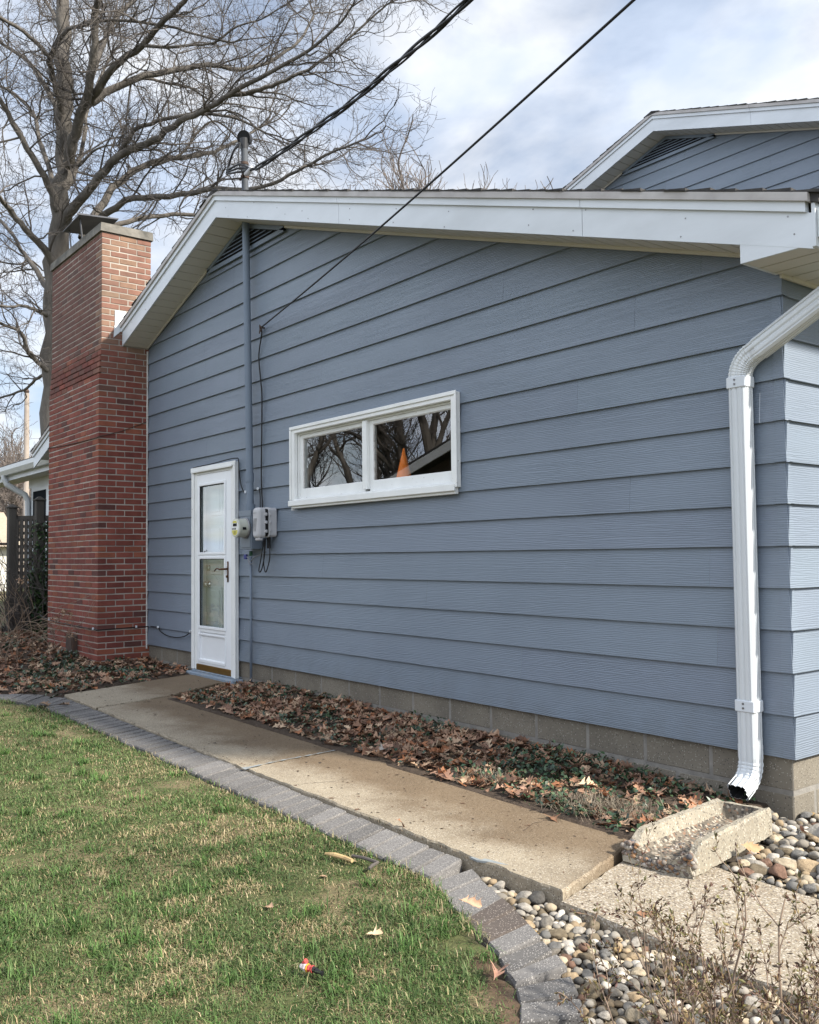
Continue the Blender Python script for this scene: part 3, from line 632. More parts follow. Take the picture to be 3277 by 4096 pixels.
for (za, zb) in ((1.020, 1.705), (.282, .968)):     # raised glazing trim
    sd.bbox(-6.385, -6.352, -.036, -.0265, za - .02, zb + .02, .004); sd.bbox(-5.803, -5.772, -.036, -.0265, za - .02, zb + .02, .004)
    sd.bbox(-6.3515, -5.8035, -.036, -.0265, zb - .008, zb + .02, .004); sd.bbox(-6.3515, -5.8035, -.036, -.0265, za - .02, za + .008, .004)
for a in ((-6.39, -6.372), (-5.795, -5.775)): sd.bbox(a[0], a[1], -.034, -.0265, -.06, .215, .004)
sd.bbox(-6.372, -5.795, -.034, -.0265, -.075, -.045, .004); sd.bbox(-6.372, -5.795, -.034, -.0265, .196, .215, .004)
storm = sd.build('storm_door', 'door_white', house)
for (za, zb) in ((1.022, 1.703), (.284, .966)):
    m = MB(); m.quad((-6.3595, -.0125, za), (-5.7955, -.0125, za), (-5.7955, -.0125, zb), (-6.3595, -.0125, zb)); m.build('pane', 'glass', storm, fix=False)
m = MB()
for (za, zb) in ((1.02, 1.705), (.282, .968)):
    m.box(-6.351, -6.344, -.0275, -.0145, za + .008, zb - .008); m.box(-5.810, -5.804, -.0275, -.0145, za + .008, zb - .008); m.box(-6.344, -5.81, -.0275, -.0145, zb - .014, zb - .0085)
m.build('glazing_gasket', 'black', storm)
m = MB(); m.bbox(-6.43, -5.672, -.032, -.004, -.158, -.0985, .003); m.build('door_sweep', 'brass', storm)
m = MB(); m.bbox(-5.742, -5.716, -.034, -.0265, .735, .935, .006)
pts = [(-5.729, -.036, .862), (-5.729, -.075, .862), (-5.75, -.085, .862), (-5.80, -.085, .858), (-5.84, -.085, .868), (-5.875, -.085, .862), (-5.90, -.085, .842), (-5.915, -.085, .846)]
m.tube(pts, [.011, .010, .010, .008, .008, .007, .006, .004], 8); m.lathe([(.012, -.012), (.012, 0)], (-5.729, -.034, .79), 'y', 12)
m.build('door_handle', 'bronze', storm, smooth=True)
ed = MB(); ed.box(-6.466, -5.632, .099, .13, -.10, 1.84)
for (xa, xb) in ((-6.36, -6.10), (-6.0, -5.74)):
    for (za, zb) in ((1.40, 1.70), (.80, 1.30), (.05, .68)):
        ed.bbox(xa, xb, .090, .0985, za, zb, .012); ed.bbox(xa + .035, xb - .035, .080, .0895, za + .035, zb - .035, .012)
entry = ed.build('entry_door', 'entry', house)
for z, r in ((.868, .031), (.70, .033)):
    m = MB(); m.lathe([(r, .0), (r, -.008), (r * .5, -.014), (r * .5, -.03), (r * .85, -.038), (r * .9, -.055), (r * .5, -.066), (.001, -.067)] if z < .8 else [(r, .0), (r * .95, -.022), (r * .6, -.026), (.001, -.027)], (-6.395, .0985, z), 'y', 20); m.build('door_knob', 'chrome', entry, smooth=True)
m = MB(); m.bbox(-6.535, -5.50, -.10, .02, -.33, -.172, .01); m.bbox(-6.50, -5.57, -.05, .1, -.1718, -.158, .004); m.build('door_sill', 'sill_paint', house)
# ------------------------------------------------------------------ taller block behind, same ridge line
UZ, UY = 6.82, 6.6
def zu(x): return UZ - SL * abs(x - XP)
mb = MB()
def ux(z):
    h = (UZ - z) / SL + .05
    return max(-10.84, XP - h), min(0.0, XP + h)
boards(mb, 3.0, 20, ux, [], lambda x, d, z: (x, UY + d, z), rng=random.Random(21)); mb.build('gable_wall', 'siding', house, fix=False)
mb = MB(); boards(mb, 0.0, 25, lambda z: (6.63, 12.5), [], lambda y, d, z: (-d, y, z), rng=random.Random(22)); mb.build('side_wall', 'siding', house, fix=False)
def up(mb, xa, xb, h0, h1, y0, y1, mi=0):
    mb.hexa([(xa, y0, zu(xa) + h0), (xb, y0, zu(xb) + h0), (xb, y1, zu(xb) + h0), (xa, y1, zu(xa) + h0),
             (xa, y0, zu(xa) + h1), (xb, y0, zu(xb) + h1), (xb, y1, zu(xb) + h1), (xa, y1, zu(xa) + h1)], mi)
mb = MB(); F = UY - .30
for a, b in ((XP - XE, XP), (XP, -3.95), (-3.947, XP + XE)):
    up(mb, a, b, -.004, .165, F, F + .015); up(mb, a, b, .165, .21, F - .017, F + .015); up(mb, a, b, .21, .25, F - .033, F + .015, 1)
mb.build('rake_fascia', ['white', 'drip'], house)
for sg in (1, -1):
    mb = MB(); d = 0
    while d < 5.6:
        a, b = sorted((XP + sg * d, XP + sg * (d + .117))); up(mb, a, b, 0, .008, F + .015, UY - .001); d += .127
    a, b = sorted((XP, XP + sg * 5.7)); up(mb, a, b, .0085, .012, F + .015, UY, 1)
    a, b = sorted((XP + sg * .78, XP + sg * 5.6)); up(mb, a, b, -.02, -.0005, UY - .022, UY - .004)
    mb.build('rake_soffit', ['soffit', 'dark_metal'], house)
mb = MB()
mb.prism([(XP - XE, zu(XP - XE) + .21), (XP, UZ + .21), (XP + XE, zu(XP + XE) + .21), (XP + XE, zu(XP + XE) + .252), (XP, UZ + .252), (XP - XE, zu(XP - XE) + .252)], 'y', F - .02, 13)
for sg in (1, -1):
    for i in range(44):
        d0 = XE + .02 - i * (XE + .02) / 44; d1 = d0 - (XE + .02) / 44; yy = F - .038 + rng.uniform(-.008, .01); th = .012 + rng.uniform(0, .004)
        z0 = UZ + .2535 - SL * d0; z1 = UZ + .2535 - SL * d1
        mb.hexa([(XP + sg * d0, yy, z0), (XP + sg * d1, yy, z1), (XP + sg * d1, 13, z1), (XP + sg * d0, 13, z0), (XP + sg * d0, yy, z0 + th), (XP + sg * d1, yy, z1 + .004), (XP + sg * d1, 13, z1 + .004), (XP + sg * d0, 13, z0 + th)])
mb.prism([(XP - .13, UZ + .22), (XP + .13, UZ + .22), (XP + .13, UZ + .23), (XP, UZ + .271), (XP - .13, UZ + .23)], 'y', F - .034, 13)
mb.build('roof', 'shingle', house)
mb = MB(); Z = UZ
mb.prism([(XP - Lx, Z - Lz - .04), (XP + Lx, Z - Lz - .04), (XP + Lx, Z - Lz), (XP, Z), (XP - Lx, Z - Lz)], 'y', UY - .012, UY - .003, 1)
mb.box(XP - Lx, XP + Lx, UY - .026, UY - .0125, Z - Lz - .052, Z - Lz - .012)
for sg in (1, -1):
    mb.hexa([(XP, UY - .026, Z - .045), (XP + sg * Lx, UY - .026, Z - Lz - .040), (XP + sg * Lx, UY - .0125, Z - Lz - .040), (XP, UY - .0125, Z - .045), (XP, UY - .026, Z - .002), (XP + sg * Lx, UY - .026, Z - Lz - .001), (XP + sg * Lx, UY - .0125, Z - Lz - .001), (XP, UY - .0125, Z - .002)])
for i in range(5):
    z = Z - Lz + .012 + i * .037; hw = (Z - z - .05) / SL - .02
    if hw > .05: mb.hexa([(XP - hw, UY - .030, z - .004), (XP + hw, UY - .030, z - .004), (XP + hw, UY - .013, z + .012), (XP - hw, UY - .013, z + .012), (XP - hw, UY - .028, z + .003), (XP + hw, UY - .028, z + .003), (XP + hw, UY - .0125, z + .019), (XP - hw, UY - .0125, z + .019)])
mb.build('gable_vent', ['blue_paint', 'black'], house)
# ------------------------------------------------------------------ low wing beyond the chimney
mb = MB(); mb.box(-13.72, -10.9, .36, 4, -.3, 2.30); mb.build('wing_wall', 'siding', house)
mb = MB()
mb.box(-19.0, -11.20, .03, .36, 2.30, 2.312, 1); mb.box(-19, -11.2, .015, .03, 2.285, 2.50); mb.box(-13.74, -11.23, .33, .358, 2.16, 2.2995)
mb.prism([(.0, 2.52), (4.2, 3.6), (4.2, 3.64), (.0, 2.55)], 'x', -19, -11.22, 2)
mb.build('wing_eave', ['white', 'soffit', 'shingle'], house)
mb = MB(); mb.prism([(.010, 2.36), (-.07, 2.36), (-.105, 2.43), (-.11, 2.495), (-.10, 2.495), (-.095, 2.435), (-.065, 2.37), (.004, 2.37), (.004, 2.495), (.010, 2.495)], 'x', -19, -11.2); mb.build('gutter', 'downspout', house)
wd = MB(); wd.tube([(-13.82, -.04, 2.37), (-13.82, -.04, 2.31), (-13.80, .0, 2.22), (-13.75, .15, 2.12), (-13.70, .26, 2.05), (-13.68, .30, 1.95), (-13.68, .31, 1.2), (-13.68, .31, -.1)], .05, 10); wd.build('wing_downspout', 'downspout', house)
mb = MB(); mb.box(-13.60, -12.4, .335, .3595, 1.1, 2.20); ww = mb.build('window', 'white', house)
mb = MB(); mb.box(-13.48, -12.8, .325, .3345, 1.2, 2.09); mb.build('pane', 'screen', ww)
# ================================================================== FITTINGS ON THE WALL
def mast_x(z): return -5.19 - (z - 1.42) * .029
mast = thing('service_mast', (-5.19, -.075, 1.42), 'tall blue-grey electric service mast running up the gable wall through the roof', 'service mast')
mb = MB(); mb.tube([(mast_x(1.44), -.075, 1.44), (mast_x(3), -.075, 3), (mast_x(4.22), -.075, 4.22)], .0335, 20, cap=False)
mb.build('pipe', 'grey_pvc', mast, smooth=True)
mb = MB(); mb.tube([(mast_x(4.22), -.075, 4.22), (mast_x(4.86), -.075, 4.86)], .032, 20, cap=False); mb.build('pipe', 'steel', mast, smooth=True)  # same mast pipe above the roof, shade put into its darker colour
for z0, z1, r in ((1.40, 1.455, .046), (1.66, 1.74, .0385)):
    mb = MB(); mb.lathe([(r, z0), (r, z1)], (mast_x(z0), -.075, 0), 'z', 20); mb.build('coupling', 'grey_pvc', mast)
mb = MB()                        # bell of the weatherhead, open mouth towards the street
c = Vector((mast_x(4.86), -.075, 4.86))
mb.lathe([(.034, -.06), (.040, .0), (.044, .04)], tuple(c), 'z', 18)
for i in range(10):
    an0, an1 = i / 10 * math.pi, (i + 1) / 10 * math.pi
prof = [(.0, .085), (.03, .083), (.05, .072), (.064, .045), (.068, .01), (.068, -.02)]
vs = []; n = 18
ax = Vector((.55, -.80, -.22)).normalized(); u = ax.cross(Vector((0, 0, 1))).normalized(); w = u.cross(ax)
mb2 = MB()
cc = c + Vector((0, 0, .05))
for r, h in prof:
    for k in range(n):
        an = 2 * math.pi * k / n; vs.append(cc - ax * h + (u * math.cos(an) + w * math.sin(an)) * r)
mb.add(vs, [(i * n + k, i * n + (k + 1) % n, (i + 1) * n + (k + 1) % n, (i + 1) * n + k) for i in range(len(prof) - 1) for k in range(n)])
vs2 = [cc + ax * .015 + (u * math.cos(2 * math.pi * k / n) + w * math.sin(2 * math.pi * k / n)) * .067 for k in range(n)]
mb.add(vs2, [tuple(range(n))], 1)
wh = mb.build('weatherhead', ['hood_plastic', 'black'], mast)
mb = MB()
mb.lathe([(.040, -.014), (.040, .014)], (mast_x(4.53), -.075, 4.53), 'z', 16); mb.tube([(mast_x(4.53), -.075, 4.53), (mast_x(4.53) + .07, -.13, 4.53), (mast_x(4.53) + .12, -.14, 4.53)], .011, 8); mb.tube([(mast_x(4.53), -.075, 4.53), (mast_x(4.53) - .07, -.09, 4.53)], .014, 8)
mb.build('pipe_clamp', 'dark_metal', mast)
mb = MB(); mb.lathe([(.038, -.012), (.038, .012)], (mast_x(4.66), -.075, 4.66), 'z', 16); mb.build('pipe_clamp', 'dark_metal', mast)
# twisted service drop from the weatherhead
pa = [(-4.92, -.15, 4.47), (-3.95, -.24, 4.38), (-3.14, -.33, 4.31), (-2.49, -.42, 4.27), (-2.03, -.51, 4.22), (-1.54, -.60, 4.19), (-.4, -.82, 4.14), (1.2, -1.12, 4.13), (4.0, -1.65, 4.25), (9.0, -2.6, 4.9)]
def spline(p, n):
    p = [Vector(q) for q in p]; outp = []
    for i in range(len(p) - 1):
        p0 = p[max(i - 1, 0)]; p1 = p[i]; p2 = p[i + 1]; p3 = p[min(i + 2, len(p) - 1)]
        for k in range(n):
            t = k / n; outp.append(.5 * ((2 * p1) + (-p0 + p2) * t + (2 * p0 - 5 * p1 + 4 * p2 - p3) * t * t + (-p0 + 3 * p1 - 3 * p2 + p3) * t ** 3))
    outp.append(p[-1]); return outp
drop = MB(); cen = spline(pa, 14); acc = 0
for ph in (0, 2.1, 4.2):
    pts = []; acc = 0
    for i, q in enumerate(cen):
        if i: acc += (q - cen[i - 1]).length
        rr = .015; an = ph + acc * 4.6
        pts.append(q + Vector((0, math.cos(an) * rr, math.sin(an) * rr)))
    drop.tube(pts, .0100 if ph else .007, 7)
mx = mast_x(4.7)
for dz, y in ((0, 0), (.05, .02), (.10, .03)):      # the leads coming out of the weatherhead and looping to the drop
    drop.tube(spline([(mx + .0 + dz * .2, -.13, 4.85 - dz * .3), (mx - .02, -.18, 4.76), (mx - .10 - dz * .4, -.19, 4.64 - dz * .4), (mx - .06, -.20, 4.60 - dz * .4), (mx + .12, -.19, 4.585 - dz * .7), (mx + .28, -.17, 4.50 - dz * .2), (-4.92, -.15, 4.47)], 6), .0095, 7)
drop.tube(spline([(mx + .02, -.13, 4.84), (mx + .06, -.17, 4.72), (mx + .09, -.18, 4.60), (mx + .15, -.17, 4.50), (mx + .20, -.16, 4.47)], 5), .008, 7)
do = drop.build('service_drop_cable', 'cable', None, (-4.92, -.15, 4.47), smooth=True)
tag(do, 'thick twisted black service cable sweeping from the weatherhead to the upper right', 'cable')
ins = MB(); ins.tube([(mx + .19, -.165, 4.475), (mx + .24, -.165, 4.47), (mx + .31, -.165, 4.50)], [.018, .026, .016], 10); ins.build('insulator', 'plastic', do)
# single communication cable
A = Vector((-5.05, -.03, 3.07)); B = Vector((-.05, -1.0, 3.302)); Dv = (B - A)
pts = [A + Dv * t + Vector((0, 0, -.03 * math.sin(math.pi * min(t, 1)))) for t in np.linspace(0, 1, 20)] + [B + Dv * t for t in (.1, .4, 1.0, 2.0)]
mb = MB(); mb.tube(pts, .0068, 7)
mb.tube(spline([(-5.05, -.03, 3.07), (-5.07, -.02, 3.0), (-5.115, -.018, 2.88), (-5.125, -.018, 2.78), (-5.09, -.018, 2.58), (-5.07, -.018, 2.44), (-5.075, -.018, 2.1), (-5.085, -.018, 1.7), (-5.06, -.02, 1.40)], 8), .007, 6)
co = mb.build('overhead_cable', 'cable', None, (-5.05, -.03, 3.07), smooth=True)
tag(co, 'thin straight black cable crossing the fascia from a wall hook to the upper right', 'cable')
mb = MB(); mb.tube([(-5.06, .01, 3.07), (-5.06, -.04, 3.07)], .008, 8); mb.tube([(-5.10, -.02, 3.06), (-5.06, -.045, 3.09), (-5.03, -.035, 3.06), (-5.06, -.03, 3.03), (-5.10, -.02, 3.06)], .005, 6); mb.tube([(-5.09, -.03, 3.02), (-5.05, -.04, 3.08)], .006, 6)
mb.build('wall_hook', 'dark_metal', co)
# meter
meter = thing('electric_meter', (-5.18, 0, 1.05), 'grey electric meter box with round cream meter beside the white door', 'electric meter')
mb = MB(); mb.bbox(-5.318, -5.093, -.118, -.001, 1.045, 1.385, .004); mb.bbox(-5.322, -5.089, -.124, -.1185, 1.345, 1.40, .003); mb.bbox(-5.290, -5.105, -.1235, -.1185, 1.06, 1.342, .004)
mb.lathe([(.04, .0), (.046, -.002), (.046, .002)], (-5.0925, -.06, 1.09), 'x', 18); mb.build('meter_box', 'meter_box', meter)
mc = (-5.182, 0, 1.238)
mb = MB(); mb.lathe([(.094, -.124), (.096, -.135), (.090, -.142), (.087, -.142)], mc, 'y', 32); mb.build('socket_ring', 'flue_metal', meter, smooth=False)
mb = MB(); mb.lathe([(.085, -.14), (.084, -.20), (.086, -.222), (.084, -.23), (.074, -.233)], mc, 'y', 32); body = mb.build('meter_body', 'meter_body', meter, smooth=False)
mb = MB(); mb.lathe([(.073, -.2335), (.073, -.2345)], mc, 'y', 32); mb.build('dial_face', 'white_paint', body)
mb = MB(); mb.prism([(mc[0] - .055, mc[2] - .02), (mc[0] + .055, mc[2] - .02), (mc[0] + .048, mc[2] - .045), (mc[0] + .03, mc[2] - .062), (mc[0], mc[2] - .069), (mc[0] - .03, mc[2] - .062), (mc[0] - .048, mc[2] - .045)], 'y', -.2365, -.2347)
mb.build('warning_label', 'yellow', body); mb = MB()
mb.prism([(mc[0] - .045, mc[2] + .045), (mc[0] + .045, mc[2] + .045), (mc[0] + .025, mc[2] + .065), (mc[0] - .025, mc[2] + .065)], 'y', -.2365, -.2347)
mb.build('warning_label', 'yellow', body)
mb = MB(); mb.box(mc[0] - .03, mc[0] + .035, -.239, -.2347, mc[2] + .016, mc[2] + .040)
for dx_, r in ((-.045, .006), (-.02, .006), (.008, .009)): mb.lathe([(r, -.2385), (r, -.2347)], (mc[0] + dx_, 0, mc[2] - .008), 'y', 10)
for i in range(3): mb.box(mc[0] - .02, mc[0] + .02, -.2372, -.2366, mc[2] - .034 - i * .01, mc[2] - .031 - i * .01)
mb.build('display', 'black', body); mb = MB(); mb.box(mc[0] + .0815, mc[0] + .0868, -.20, -.165, mc[2] - .018, mc[2] + .006)
mb.build('side_label', 'black', body)
# ground wire conduit and its loose bits
cd = MB(); cd.tube([(-5.285, -.02, -.21), (-5.285, -.02, .5), (-5.283, -.02, .98)], .0125, 10)
cdo = cd.build('conduit', 'grey_pvc', None, (-5.285, -.02, -.21), smooth=True); tag(cdo, 'thin blue-grey conduit running down the wall from the meter box to the leaves', 'conduit')
mb = MB(); mb.lathe([(.016, 0), (.016, .045)], (-5.283, -.02, .985), 'z', 10); mb.build('ground_lug', 'green_clip', cdo)
mb = MB(); mb.bbox(-5.37, -5.325, -.05, -.03, .955, 1.0, .004); mb.build('seal_tag', 'blue_clip', cdo)
mb = MB(); mb.tube(spline([(-5.34, -.04, .975), (-5.29, -.05, .97), (-5.24, -.05, .93), (-5.20, -.05, .955), (-5.1, -.05, .985), (-5.0, -.05, 1.0), (-4.95, -.04, 1.02)], 5), .004, 5); mb.tube(spline([(-5.30, -.04, .94), (-5.25, -.05, .91), (-5.18, -.05, .92)], 4), .003, 5); mb.build('bare_wire', 'flue_metal', cdo)
# network box left ajar
nb = thing('network_box', (-4.89, 0, 1.14), 'light grey telephone junction box hanging ajar with loose black wires', 'junction box')
def rbox(mb, x0, x1, y0, y1, z0, z1, r, mi=0, n=6, bev=.012):
    poly = []
    for cx, cz, a0 in ((x1 - r, z1 - r, 0), (x0 + r, z1 - r, 90), (x0 + r, z0 + r, 180), (x1 - r, z0 + r, 270)):
        for k in range(n + 1):
            an = R(a0 + 90 * k / n); poly.append((cx + r * math.cos(an), cz + r * math.sin(an)))
    cx, cz = (x0 + x1) / 2, (z0 + z1) / 2; m = len(poly)
    sh = lambda s_: [(cx + (px - cx) * (1 - s_ / (x1 - x0) * 2), cz + (pz - cz) * (1 - s_ / (z1 - z0) * 2)) for px, pz in poly]
    rings = [(sh(0), y1), (sh(0), y0 + bev), (sh(bev * .35), y0 + bev * .35), (sh(bev), y0)]
    vs = [(px, yy, pz) for rg, yy in rings for px, pz in rg]
    fs = [(i * m + k, i * m + (k + 1) % m, (i + 1) * m + (k + 1) % m, (i + 1) * m + k) for i in range(3) for k in range(m)]
    fs += [tuple(range(m)), tuple(range(3 * m, 4 * m))]
    mb.add(vs, fs, mi)
NX0, NX1 = -4.955, -4.835
mb = MB(); rbox(mb, NX0, NX1, -.072, -.003, 1.150, 1.41, .03, bev=.006); rbox(mb, NX0 - .004, NX1 + .004, -.082, -.0725, 1.146, 1.414, .032, bev=.002)
for z in (1.21, 1.28, 1.35): mb.bbox(NX1 + .0005, NX1 + .012, -.078, -.062, z - .012, z + .012, .003)
mb.build('back_box', 'plastic', nb)
mb = MB(); rbox(mb, NX0 + .008, NX1 - .007, -.116, -.0825, 1.16, 1.40, .025); mb.build('dark_interior', 'black', nb)
mb = MB(); rbox(mb, NX0, NX1, -.185, -.1165, 1.140, 1.41, .035, bev=.022); mb.bbox(NX0 + .025, NX1 - .02, -.17, -.125, 1.118, 1.145, .008)
for z in (1.20, 1.28, 1.35): mb.bbox(NX1 - .006, NX1 + .013, -.125, -.100, z - .013, z + .013, .003)
for i in range(3):
    mb.tube(spline([(NX0 + .024 + i * .022, -.1868, 1.20), (NX0 + .027 + i * .022, -.1868, 1.235), (NX0 + .037 + i * .022, -.1868, 1.285), (NX0 + .045 + i * .020, -.1868, 1.315)], 4), .0024, 5, 1)
mb.tube([(NX0 + .02, -.1868, 1.362), (NX1 - .035, -.1868, 1.362)], .002, 5, 1)
mb.build('cover', ['plastic', 'flue_metal'], nb)
mb = MB()
for p in ([(-4.93, -.07, 1.14), (-4.95, -.08, 1.05), (-4.99, -.08, .94), (-5.02, -.08, .86), (-5.0, -.08, .84), (-4.96, -.08, .88), (-4.92, -.08, .98), (-4.91, -.07, 1.14)],
          [(-4.95, -.06, 1.14), (-4.96, -.06, 1.02), (-4.95, -.07, .92), (-4.93, -.07, .85), (-4.90, -.07, .85), (-4.85, -.07, .94), (-4.84, -.07, 1.0), (-4.87, -.06, 1.08), (-4.91, -.06, 1.14)]):
    mb.tube(spline(p, 6), .0055, 6)
mb.build('loose_wires', 'cable', nb, smooth=True)
mb = MB(); mb.tube([(-4.945, -.02, 1.15), (-4.948, -.02, 1.05)], .017, 8); mb.build('wire_stub', 'cable', nb)
# cable stapled round the door and along the chimney
mb = MB()
mb.tube(spline([(-5.10, -.022, 1.42), (-5.10, -.022, 1.52), (-5.115, -.02, 1.575), (-5.14, -.02, 1.59), (-5.25, -.012, 1.585), (-5.35, -.014, 1.575), (-5.42, -.016, 1.585), (-5.48, -.016, 1.65), (-5.52, -.016, 1.78), (-5.535, -.016, 1.90), (-5.56, -.03, 1.915), (-5.7, -.03, 1.918), (-6.1, -.03, 1.905), (-6.45, -.03, 1.90), (-6.53, -.02, 1.88), (-6.552, -.012, 1.7), (-6.556, -.012, 1.2), (-6.55, -.012, .6), (-6.556, -.012, .3), (-6.57, -.014, .22), (-6.62, -.014, .20), (-6.75, -.016, .155), (-6.95, -.016, .13), (-7.2, -.016, .135), (-7.38, -.016, .17), (-7.44, -.014, .205), (-7.6, -.012, .21), (-7.79, -.014, .20), (-7.795, -.3, .195), (-7.796, -.57, .19), (-7.82, -.572, .195), (-8.6, -.571, .20), (-9.2, -.571, .21), (-9.62, -.571, .225), (-9.9, -.57, .26)], 6), .0055, 6)
cb = mb.build('stapled_cable', 'cable', None, (-6.55, -.012, .6), smooth=True); tag(cb, 'black cable stapled around the white door and low along the chimney', 'cable')
for q in ((-5.14, -.02, 1.592), (-5.385, -.016, 1.578), (-6.60, -.016, .21), (-7.44, -.016, .207), (-7.90, -.575, .196), (-9.5, -.575, .222), (-7.792, -.125, .20)):
    mb = MB(); mb.bbox(q[0] - .012, q[0] + .012, q[1] - .012, q[1] + .006, q[2] - .008, q[2] + .018, .003); mb.build('cable_staple', 'white', cb)
mb = MB(); mb.tube(spline([(-7.797, -.004, 2.54), (-7.797, -.3, 2.41), (-7.797, -.565, 2.325), (-7.83, -.569, 2.32), (-8.7, -.569, 2.338), (-9.3, -.569, 2.36), (-9.63, -.569, 2.38)], 6), .005, 6)
c2 = mb.build('old_cable', 'dark_metal', None, (-7.8, -.3, 2.4), smooth=True); tag(c2, 'dark thin wire slung across the brick chimney at mid height', 'wire')

# ================================================================== DOWNSPOUT
def section(w, d, nx=9):
    """closed outline of a ribbed rectangular pipe: half sizes w, d"""
    pts = []; r = .010
    def rib(t): return .0055 * max(0.0, math.sin(t * math.pi * 5)) if .06 < t < .94 else 0
    for (ax, sg) in ((0, 1), (1, 1), (0, -1), (1, -1)):
        for k in range(22):
            t = k / 21
            if ax == 0: a = (w if sg > 0 else -w); L_ = d - r; q = (-L_ + 2 * L_ * t) * (1 if sg > 0 else -1); pts.append((a - math.copysign(rib(t), a), q))
            else: a = (d if sg > 0 else -d); L_ = w - r; q = (L_ - 2 * L_ * t) * (1 if sg > 0 else -1); pts.append((q, a - math.copysign(rib(t), a)))
    return pts
SEC = section(.0475, .039)
def sweep(mb, path, axes, scales, mi=0, cap0=True, cap1=True):
    """path of points, axes: per point (A, B) directions of the section"""
    n = len(SEC); vs = []
    for p, (a, b), s_ in zip(path, axes, scales):
        vs += [Vector(p) + Vector(a) * (u * s_) + Vector(b) * (w * s_) for u, w in SEC]
    fs = [(i * n + k, i * n + (k + 1) % n, (i + 1) * n + (k + 1) % n, (i + 1) * n + k) for i in range(len(path) - 1) for k in range(n)]
    if cap0: fs.append(tuple(range(n)))
    if cap1: fs.append(tuple(range((len(path) - 1) * n, len(path) * n)))
    mb.add(vs, fs, mi)
ds = thing('downspout', (-.197, -.053, -.2), 'white ribbed metal downspout on the wall corner with curved elbows', 'downspout')
cx, cy = -.1975, -.053
mb = MB(); sweep(mb, [(cx, cy, .02), (cx, cy, 1.80)], [((1, 0, 0), (0, 1, 0))] * 2, [1, 1]); mb.build('pipe', 'downspout', ds)
# top elbow: up then over towards +x
sl = Vector((.585, 0, .30)).normalized(); ang = math.acos(sl.z); Rr = .125
path, axes, sc_ = [], [], []
p0 = Vector((cx, cy, 1.78))
for i in range(4): path.append(p0 + Vector((0, 0, i * .012))); axes.append(((1, 0, 0), (0, 1, 0))); sc_.append(1.03)
cen_ = p0 + Vector((Rr, 0, .04)); N_ = 20
for i in range(N_ + 1):
    t = ang * i / N_; path.append(cen_ + Vector((-Rr * math.cos(t), 0, Rr * math.sin(t)))); axes.append(((math.cos(t), 0, -math.sin(t)), (0, 1, 0))); sc_.append(1.035 if i % 2 else .985)
end = path[-1]; path.append(end + sl * .05); axes.append(axes[-1]); sc_.append(1.0)
mb = MB(); sweep(mb, path, axes, sc_); mb.build('elbow', 'elbow', ds)
e1 = path[-1] - sl * .012; e2 = Vector((.40, cy, 0)); L_ = (e2.x - e1.x) / sl.x
mb = MB(); sweep(mb, [e1, e1 + sl * L_], [axes[-1]] * 2, [1.06, 1.06]); mb.build('pipe', 'downspout', ds)
q = e1 + sl * (L_ - .02); mb = MB(); path, axes, sc_ = [], [], []
for i in range(10):
    t = ang * (1 - i / 9); path.append(q.copy()); axes.append(((math.cos(t), 0, -math.sin(t)), (0, 1, 0))); sc_.append(1.08 if i % 2 else 1.05)
    q = q + Vector((math.sin(t), 0, math.cos(t))) * .013
sweep(mb, path, axes, sc_); mb.build('elbow', 'elbow', ds)
# bottom elbow: down then out towards the lawn
path, axes, sc_ = [], [], []; Rb = .115; a2 = R(62); c0 = Vector((cx, cy, .05))
for i in range(4): path.append(c0 + Vector((0, 0, -i * .02))); axes.append(((1, 0, 0), (0, 1, 0))); sc_.append(1.03)
cb_ = Vector((cx, cy - Rb, -.03)); Nb = 16
for i in range(Nb + 1):
    t = a2 * i / Nb; path.append(cb_ + Vector((0, Rb * math.cos(t), -Rb * math.sin(t)))); axes.append(((1, 0, 0), (0, math.cos(t), -math.sin(t)))); sc_.append(1.04 if i % 3 else .985)
dirn = Vector((0, -math.sin(a2), -math.cos(a2))); path.append(path[-1] + dirn * .06); axes.append(axes[-1]); sc_.append(1.04)
mb = MB(); sweep(mb, path, axes, sc_, 0, True, False); tip = path[-1]
sweep(mb, [tip, tip - dirn * .11], [axes[-1]] * 2, [1.0, .96], 1, False, True)
n = len(SEC); vs = [tip + Vector(axes[-1][0]) * u * s_ + Vector(axes[-1][1]) * w * s_ for s_ in (1.04, 1.0) for u, w in SEC]
mb.add(vs, [(k, (k + 1) % n, n + (k + 1) % n, n + k) for k in range(n)])
mb.build('elbow', ['downspout', 'black'], ds)
for z in (1.80, .235):
    mb = MB(); mb.bbox(cx - .052, cx + .052, cy - .0435, cy + .04, z - .028, z + .028, .004); st = mb.build('strap', 'white', ds)
    mb = MB()
    for dz in (-.009, .012): mb.lathe([(.0055, -.003), (.0055, 0)], (cx - .005, cy - .0436, z + dz), 'y', 8)
    mb.build('screw', 'screw', st)
